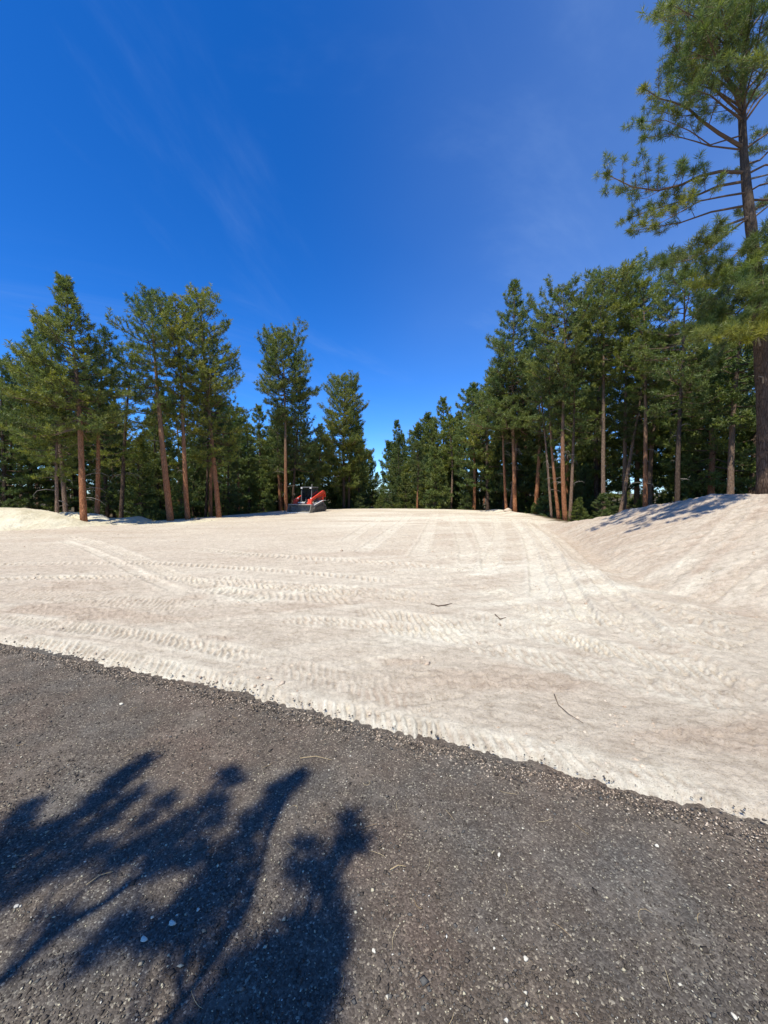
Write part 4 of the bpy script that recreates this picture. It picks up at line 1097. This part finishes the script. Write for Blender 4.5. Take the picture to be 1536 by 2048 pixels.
for (da, db, num, sp) in bands:
    k = 0; tries = 0
    while k < num and tries < 6000:
        tries += 1
        a = math.radians(R3.uniform(-50, 50)); 
        t = math.tan(a)
        y = R3.uniform(15, 105); x = t * y
        sd = float(poly_sd(np.array([x]), np.array([y]), PAD)[0])
        if not (-db < sd <= -max(da, 1.3)): continue
        if y < (26.5 if x > 0 and x / y > .36 else 21 if x > 0 else 23.0): continue
        if any((x - p[0]) ** 2 + (y - p[1]) ** 2 < sp * sp for p in placed): continue
        px = 768 + 768 * t
        if 722 < px < 790 and y < 80: continue
        cap_y = float(np.interp(px, SKX, SKY_)) + R3.uniform(0, 45)
        cap = AT(px, cap_y, y)[2] - gz(x, y)
        small = R3.random() < (.42 if sd > -6 else .42)
        h = min(R3.uniform(3.0, 6.5) if small else R3.uniform(10.5, 17), cap)
        if h < 2.0: continue
        wide = 2.0 * h / 12
        # keep crowns out of the sky gap and out of the clearing
        vi = R3.choice([6, 7]) if (small or h < 6.5) else R3.choice([0, 0, 1, 2, 3, 3, 4, 4, 5])
        g, lb = region(px); lb = bg_label(px, sd, h, vi)
        bg_tree(x, y, h, vi, lb, g)
        k += 1
print('background trees', len(placed))
def settle_labels(kind='pine_tree'):
    # where two neighbours read alike, their order across the view tells them apart
    by = {}
    for o in C.objects:
        if o.type == 'EMPTY' and o.get('label') and o.name.startswith(kind): by.setdefault(o['label'], []).append(o)
    for lb, os_ in by.items():
        if len(os_) < 2: continue
        os_.sort(key=lambda o: o.location.x / o.location.y)
        nm = {2: ['left-hand', 'right-hand'], 3: ['left-hand', 'central', 'right-hand']}.get(len(os_), ['leftmost', 'second', 'third', 'fourth', 'fifth', 'sixth', 'seventh'])
        for o, a in zip(os_, nm): o['label'] = a + ' ' + lb
settle_labels()
# the wood goes on at both sides of the view
R5 = random.Random(9)
for k in range(34):
    for _ in range(60):
        if k < 24: x, y = R5.uniform(13, 46), R5.uniform(-6, 30)
        else: x, y = R5.uniform(-48, -24), R5.uniform(18, 36)
        if abs(x) < y * 1.04 + .5 or (k < 24 and poly_sd(np.array([x]), np.array([y]), PAD)[0] > -1.0): continue
        if any((x - p[0]) ** 2 + (y - p[1]) ** 2 < 7 for p in placed): continue
        bg_tree(x, y, R5.uniform(10, 16), R5.choice([0, 1, 3, 4]), 'pine beyond the ' + ('right' if x > 0 else 'left') + ' edge of the view, hidden from the photograph', 'pines beside the view'); break
# specific far pines on the skyline right of the gap
for bx, d, top, vi, lb in ((1418, 23, (1416, 610), 4, 'full orange-barked pine in the gap right of the dark trunk on the bank'), (1462, 19.5, (1458, 560), 1, 'high-crowned grey pine rising behind the boughs of the huge pine'),
                           (1500, 24, (1500, 600), 0, 'dark pine half hidden behind the huge trunk'), (1480, 30, (1476, 650), 3, 'dense dark spire left of the huge trunk, deep behind'), (1440, 27, (1440, 690), 6, 'low dense pine in the shade left of the huge trunk'), (1390, 28, (1392, 740), 7, 'wide bushy pine in shade right of the dark bank trunk'),
                           (545, 41, (545, 900), 6, 'low bushy pine filling the gap just left of the trunk by the loader'), (558, 44, (556, 870), 7, 'wide bushy pine directly behind the trunk by the loader'),
                           (530, 40, (530, 905), 7, 'low dense pine at the middle of the wall left of the loader'), (905, 44, (905, 905), 6, 'low dense pine at the rim of the pad right of the sky gap'),
                           (880, 43, (876, 925), 7, 'broad low pine under the highest far crown'), (815, 46, (815, 925), 6, 'low bushy pine at the foot of the far row'), (850, 45, (848, 915), 7, 'bushy low pine in the middle of the far row'),
                           (655, 43, (655, 905), 7, 'bushy pine right behind the loader arm'), (700, 45, (702, 930), 6, 'low bushy pine under the ragged one'), (796, 56, (795, 843), 0, 'small pointed pine at the right brink of the sky gap'), (779, 62, (778, 888), 6, 'little bushy pine closing the right foot of the sky gap'), (757, 66, (756, 948), 7, 'squat far pine low in the sky gap'),
                           (808, 52, (811, 870), 4, 'full pine just right of the small pointed one'), (730, 55, (731, 905), 7, 'low broad pine at the left foot of the sky gap'), (830, 50, (832, 850), 4, 'broad dark pine second to the right of the small pointed one'),
                           (858, 48, (862, 828), 0, 'dark pine left of the highest crown beyond the pad'), (885, 45, (884, 800), 4, 'highest dense crown in the far row beyond the pad'),
                           (915, 43, (912, 826), 0, 'dense pine between the highest far crown and the spired tree'), (948, 36, (945, 770), 4, 'broad pine merging into the left side of the spired tree'),
                           (975, 35, (980, 740), 0, 'bushy pine behind the left boughs of the spired tree'),
                           (520, 38, (515, 815), 4, 'broad pine in shade left of the tall trunk by the loader'), (498, 33, (500, 850), 0, 'dark bushy pine at the right end of the left group'),
                           (640, 42, (632, 850), 4, 'dark pine between the two tall ones behind the loader'), (720, 52, (722, 880), 4, 'low pine right of the ragged one'),
                           (742, 70, (741, 920), 3, 'smallest far pine at the left brink of the sky gap'), (766, 90, (765, 948), 3, 'tiny far pine in the middle of the sky gap')):
    x = ray(bx, 1020)[0] / ray(bx, 1020)[1] * d
    h = AT(top[0], top[1], d)[2] - gz(x, d)
    bg_tree(x, d, h, vi, lb, 'pines on the far skyline' )

# scrub under the trees
R4 = random.Random(21); sc = []; tries = 0
while len(sc) < 44 and tries < 5000:
    tries += 1
    t = math.tan(math.radians(R4.uniform(-47, 47))); y = R4.uniform(18, 48); x = t * y
    sd = float(poly_sd(np.array([x]), np.array([y]), PAD)[0])
    if not (-7 < sd < -.9) or any((x - a) ** 2 + (y - b) ** 2 < 1.6 for a, b in sc): continue
    sc.append((x, y)); h = R4.uniform(.8, 2.0)
    hh, tm, wm, cm_ = VAR[R4.choice([6, 7])]
    px = 768 + 768 * t; nm = min(MARKS, key=lambda m: abs(m[0] - px))[1]
    o = thing('scrub_bush', (x, y, gz(x, y) - .05), f'{"knee" if h < 1.2 else "chest" if h < 1.6 else "head"} high scrub bush under the trees near {nm}', 'bush', 'scrub under the edge of the wood', R4.uniform(0, 6.28))
    o.scale = (h / hh * 1.5, h / hh * 1.5, h / hh)
    for a, me in (('stem', tm), ('twigs', wm), ('foliage', cm_)):
        c = bpy.data.objects.new(a, me); COL.objects.link(c); c.parent = o

settle_labels('scrub_bush')

# ------------------------------------------------------------------ fallen wood and stones under the trees
def boulder(px, d, sz, lab, mt):
    import bmesh
    p = AT(px, 1020, d); bm_ = bmesh.new(); bmesh.ops.create_icosphere(bm_, subdivisions=3, radius=1)
    for v in bm_.verts:
        k = 1 + .22 * math.sin(2.7 * v.co.x + px) * math.cos(3.3 * v.co.z) + .14 * math.sin(5 * v.co.y)
        v.co = Vector((v.co.x * sz * 1.3 * k, v.co.y * sz * k, v.co.z * sz * .75 * k))
    me = bpy.data.meshes.new('soil_clump'); bm_.to_mesh(me); bm_.free(); smooth(me)
    o = link('soil_clump', me, mt); o.location = (p[0], d, gz(p[0], d) + sz * .3); tag(o, lab, 'clump')
boulder(393, 21.8, .12, 'pale broken stump piece at the foot of the second orange trunk from the right', m_dead)
boulder(1016, 28.6, .2, 'brown clod of pushed soil at the foot of the reddish trunks', m_clod)

# ------------------------------------------------------------------ compact track loader
def loader():
    red = mat('orange_red_paint', (0.62, 0.045, 0.018), 0.42, 0, 0.5)
    q = NT(red); q.l(q.ramp(q.noise(q.obj(), 5, 5, 0.7), [(0.35, (0.40, 0.035, 0.018)), (0.5, (0.62, 0.045, 0.018)), (0.72, (0.58, 0.16, 0.10))]), q.b.inputs['Base Color'])
    dark = mat('dark_cab_paint', (0.035, 0.038, 0.042), 0.5)
    steel = mat('worn_bucket_steel', (0.15, 0.155, 0.16), 0.5, 0.3)
    q = NT(steel); q.l(q.ramp(q.noise(q.obj(), 6, 5, 0.7), [(0.35, (0.10, 0.10, 0.10)), (0.65, (0.27, 0.255, 0.22))]), q.b.inputs['Base Color'])
    dusty = mat('dusty_steel', (0.5, 0.48, 0.44), 0.8)
    edge = mat('bare_cutting_edge', (0.72, 0.70, 0.66), 0.4, 0.4)
    rub = mat('dusty_rubber', (0.06, 0.055, 0.05), 0.9)
    rubl = mat('rubber_lug_dust', (0.33, 0.31, 0.28), 0.9)
    glass = mat('dark_glass', (0.03, 0.04, 0.045), 0.08, 0, 0.6)
    white = mat('white_decal', (0.75, 0.75, 0.74), 0.5)
    lamp = mat('lamp_lens', (0.7, 0.7, 0.68), 0.2)
    seatm = mat('black_seat', (0.02, 0.02, 0.022), 0.7)
    px = 612; d = 31.3
    x = (px - 768) / 768 * d
    o = thing('track_loader', (x + .35, d, gz(x, d) - .01), 'orange-red compact track loader with black cab and wide low bucket, parked on the pad', 'loader', None, math.radians(-17))
    o.scale = (.95, .95, .95)
    def add(name, mb, m, parent=None, sm=False, bev=.0, lab=None):
        r = link(name, mb.mesh(name, sm, bev), m, parent or o)
        if lab: r['label'] = lab
        return r
    for s in (-1, 1):
        xc = s * .74
        # track loop
        pr = [(-1.12, .30), (-1.05, .12), (-.92, .03), (.92, .03), (1.10, .12), (1.17, .30), (1.08, .48), (.72, .80), (.58, .86), (.42, .82), (-.95, .52), (-1.08, .44)]
        b = MB(); b.extr(pr, xc - .2, xc + .2); tk = add('track', b, rub, bev=.02)
        b = MB()
        for i in range(len(pr)):
            a = np.array(pr[i]); c = np.array(pr[(i + 1) % len(pr)]); L = np.linalg.norm(c - a); n_ = max(1, int(L / .12))
            an = math.atan2(c[1] - a[1], c[0] - a[0])
            for j in range(n_):
                p = a + (c - a) * (j + .5) / n_
                b.box((xc, p[0], p[1]), (.41, .055, .05), Matrix.Rotation(an, 3, 'X'))
        add('track_lugs', b, rubl, tk)['kind'] = 'stuff'
        b = MB(); b.extr([(-.95, .16), (.95, .16), (.9, .38), (.55, .6), (-.8, .42)], xc + s * .205, xc + s * .225); add('track_frame', b, dark)
        for j, (yy, zz, rr) in enumerate(((-.95, .29, .17), (.98, .29, .17), (-.5, .15, .1), (-.15, .15, .1), (.2, .15, .1), (.55, .15, .1), (.58, .64, .17))):
            b = MB(); b.disc((xc + s * .235, yy, zz), rr, .05, 14); add('roller', b, rub)
        # fender: pale dusty plate sloping over the track
        b = MB(); b.extr([(-1.10, .60), (-1.06, .63), (.55, .99), (1.1, .99), (1.1, .95), (.57, .95)], xc - .2, xc + .22); add('fender', b, dusty, bev=.008)
    b = MB(); b.extr([(-1.0, .25), (1.15, .25), (1.2, .9), (-.75, .8), (-1.0, .55)], -.52, .52); add('chassis', b, dark, bev=.02)
    b = MB(); b.extr([(.35, .9), (1.35, .9), (1.42, 1.35), (1.2, 1.5), (.35, 1.52)], -.5, .5); en = add('engine_hood', b, red, bev=.03)
    b = MB(); b.box((0, 1.42, 1.1), (.8, .04, .5)); add('rear_grille', b, dark, en)
    # cab: posts, roof, sides, seat
    ct = 2.05
    for s in (-1, 1):
        for (y0, y1, nm) in ((-.72, -.60, 'cab_post'), (.45, .42, 'cab_post')):
            b = MB(); b.tube([(s * .47, y0, .75), (s * .47, y1, ct)], [.04, .04], 6); add(nm, b, dark if y0 > 0 else mat('grey_post', (.12, .125, .13), .5))
        b = MB(); b.box((s * .48, -.1, 1.62), (.012, .95, .72)); add('side_window', b, glass)
        b = MB(); b.box((s * .48, -.1, 1.08), (.03, 1.0, .34)); add('side_panel', b, dark)
        for yy in (-.35, 0.0, .25):
            b = MB(); b.box((s * .495, yy, 1.62), (.015, .02, .72)); add('window_bar', b, dark)
    b = MB(); b.box((0, -.10, ct + .04), (1.08, 1.18, .09)); rf = add('cab_roof', b, mat('grey_roof', (.10, .105, .11), .5), bev=.02)
    b = MB(); b.box((.12, .1, ct + .20), (.025, .025, .26)); add('beacon_stalk', b, dusty, rf)
    for s in (-1, 1):
        b = MB(); b.box((s * .42, -.72, ct - .02), (.16, .06, .10)); add('work_light', b, lamp, rf, bev=.01)
    b = MB(); b.box((0, .3, 1.5), (.9, .03, .95)); add('rear_window', b, glass)
    b = MB(); b.box((0, .05, 1.0), (.5, .5, .14)); b.box((0, .27, 1.32), (.46, .12, .58)); b.box((0, .27, 1.68), (.26, .1, .16)); add('seat', b, seatm, bev=.04)
    for s in (-1, 1):
        b = MB(); b.tube([(s * .3, -.2, .95), (s * .3, -.22, 1.22)], [.02, .025], 6); add('control_lever', b, dusty)
        b = MB(); b.box((s * .32, .0, 1.14), (.1, .4, .06)); add('armrest', b, seatm, bev=.01)
    b = MB(); b.box((0, -.74, .78), (.9, .1, .2)); add('front_step', b, mat('grey_step', (.3, .3, .3), .7))
    # arms
    for s in (-1, 1):
        xa = s * .70
        arm = [(-1.36, .42), (-1.24, .42), (-1.02, .95), (.95, 1.62), (1.28, 1.55), (1.36, 1.25), (1.46, 1.27), (1.40, 1.66), (1.22, 1.82), (.98, 1.84), (-1.12, 1.16), (-1.30, 1.08)]
        b = MB(); b.extr(arm, xa - .07, xa + .07); am = add('lift_arm', b, red, bev=.012)
        b = MB(); b.extr([(-1.52, .38), (-1.2, .38), (-1.12, 1.1), (-1.34, 1.12)], s * .66 - .17, s * .66 + .17); add('arm_front_plate', b, red, am, bev=.015)
        b = MB(); b.extr([(1.05, .85), (1.32, .85), (1.45, 1.6), (1.2, 1.66)], xa - .10, xa - .085); add('rear_link', b, red, bev=.0)
        b = MB(); b.tube([(xa - s * .13, -1.2, .55), (xa - s * .13, -.3, .95)], [.035, .035], 8); add('hydraulic_cylinder', b, dusty)
        b = MB(); b.tube([(xa, -.7, .9), (xa, .9, 1.3)], [.04, .04], 8); add('lift_cylinder', b, dark)
        b = MB(); b.disc((s * .6, -1.0, 1.17), .06, .1, 10); add('work_light', b, lamp, am)
    b = MB(); b.extr([(-1.5, .35), (-1.4, .35), (-1.28, .85), (-1.38, .85)], -.52, .52); qa = add('attachment_plate', b, red, bev=.01)
    b = MB(); b.box((0, -1.44, .82), (.86, .05, .16)); add('bracket', b, dark, qa)
    b = MB()
    for k, (xx, ww) in enumerate(((-.27, .1), (-.14, .09), (-.02, .09), (.1, .09), (.22, .1))):
        b.box((xx, -1.475, .83), (ww, .015, .08 + .02 * (k % 2)))
    add('white_lettering', b, white, qa)
    # bucket
    W = 1.03
    b = MB(); b.extr([(-1.5, .04), (-1.5, .60), (-1.80, .66), (-1.80, .61), (-1.54, .56), (-1.54, .10), (-2.12, .035), (-2.12, .0), (-1.55, .0)], -W, W); bk = add('bucket', b, steel, bev=.006)
    for s in (-1, 1):
        b = MB(); b.extr([(-1.5, .0), (-1.5, .62), (-1.82, .66), (-1.98, .30), (-2.14, .02), (-2.14, .0)], s * W - .02, s * W + .02); add('end_plate', b, steel, bk)
    b = MB(); b.box((0, -1.66, .665), (2 * W, .32, .03), Matrix.Rotation(-.2, 3, 'X')); add('top_lip', b, dusty, bk)
    b = MB(); b.box((0, -2.15, .035), (2 * W - .1, .08, .07)); add('cutting_edge', b, edge, bk)
    for k in range(7):
        b = MB(); b.box((-W + .22 + k * .30, -2.21, .03), (.1, .07, .05)); add('bolt_on_tooth', b, edge, bk)
loader()
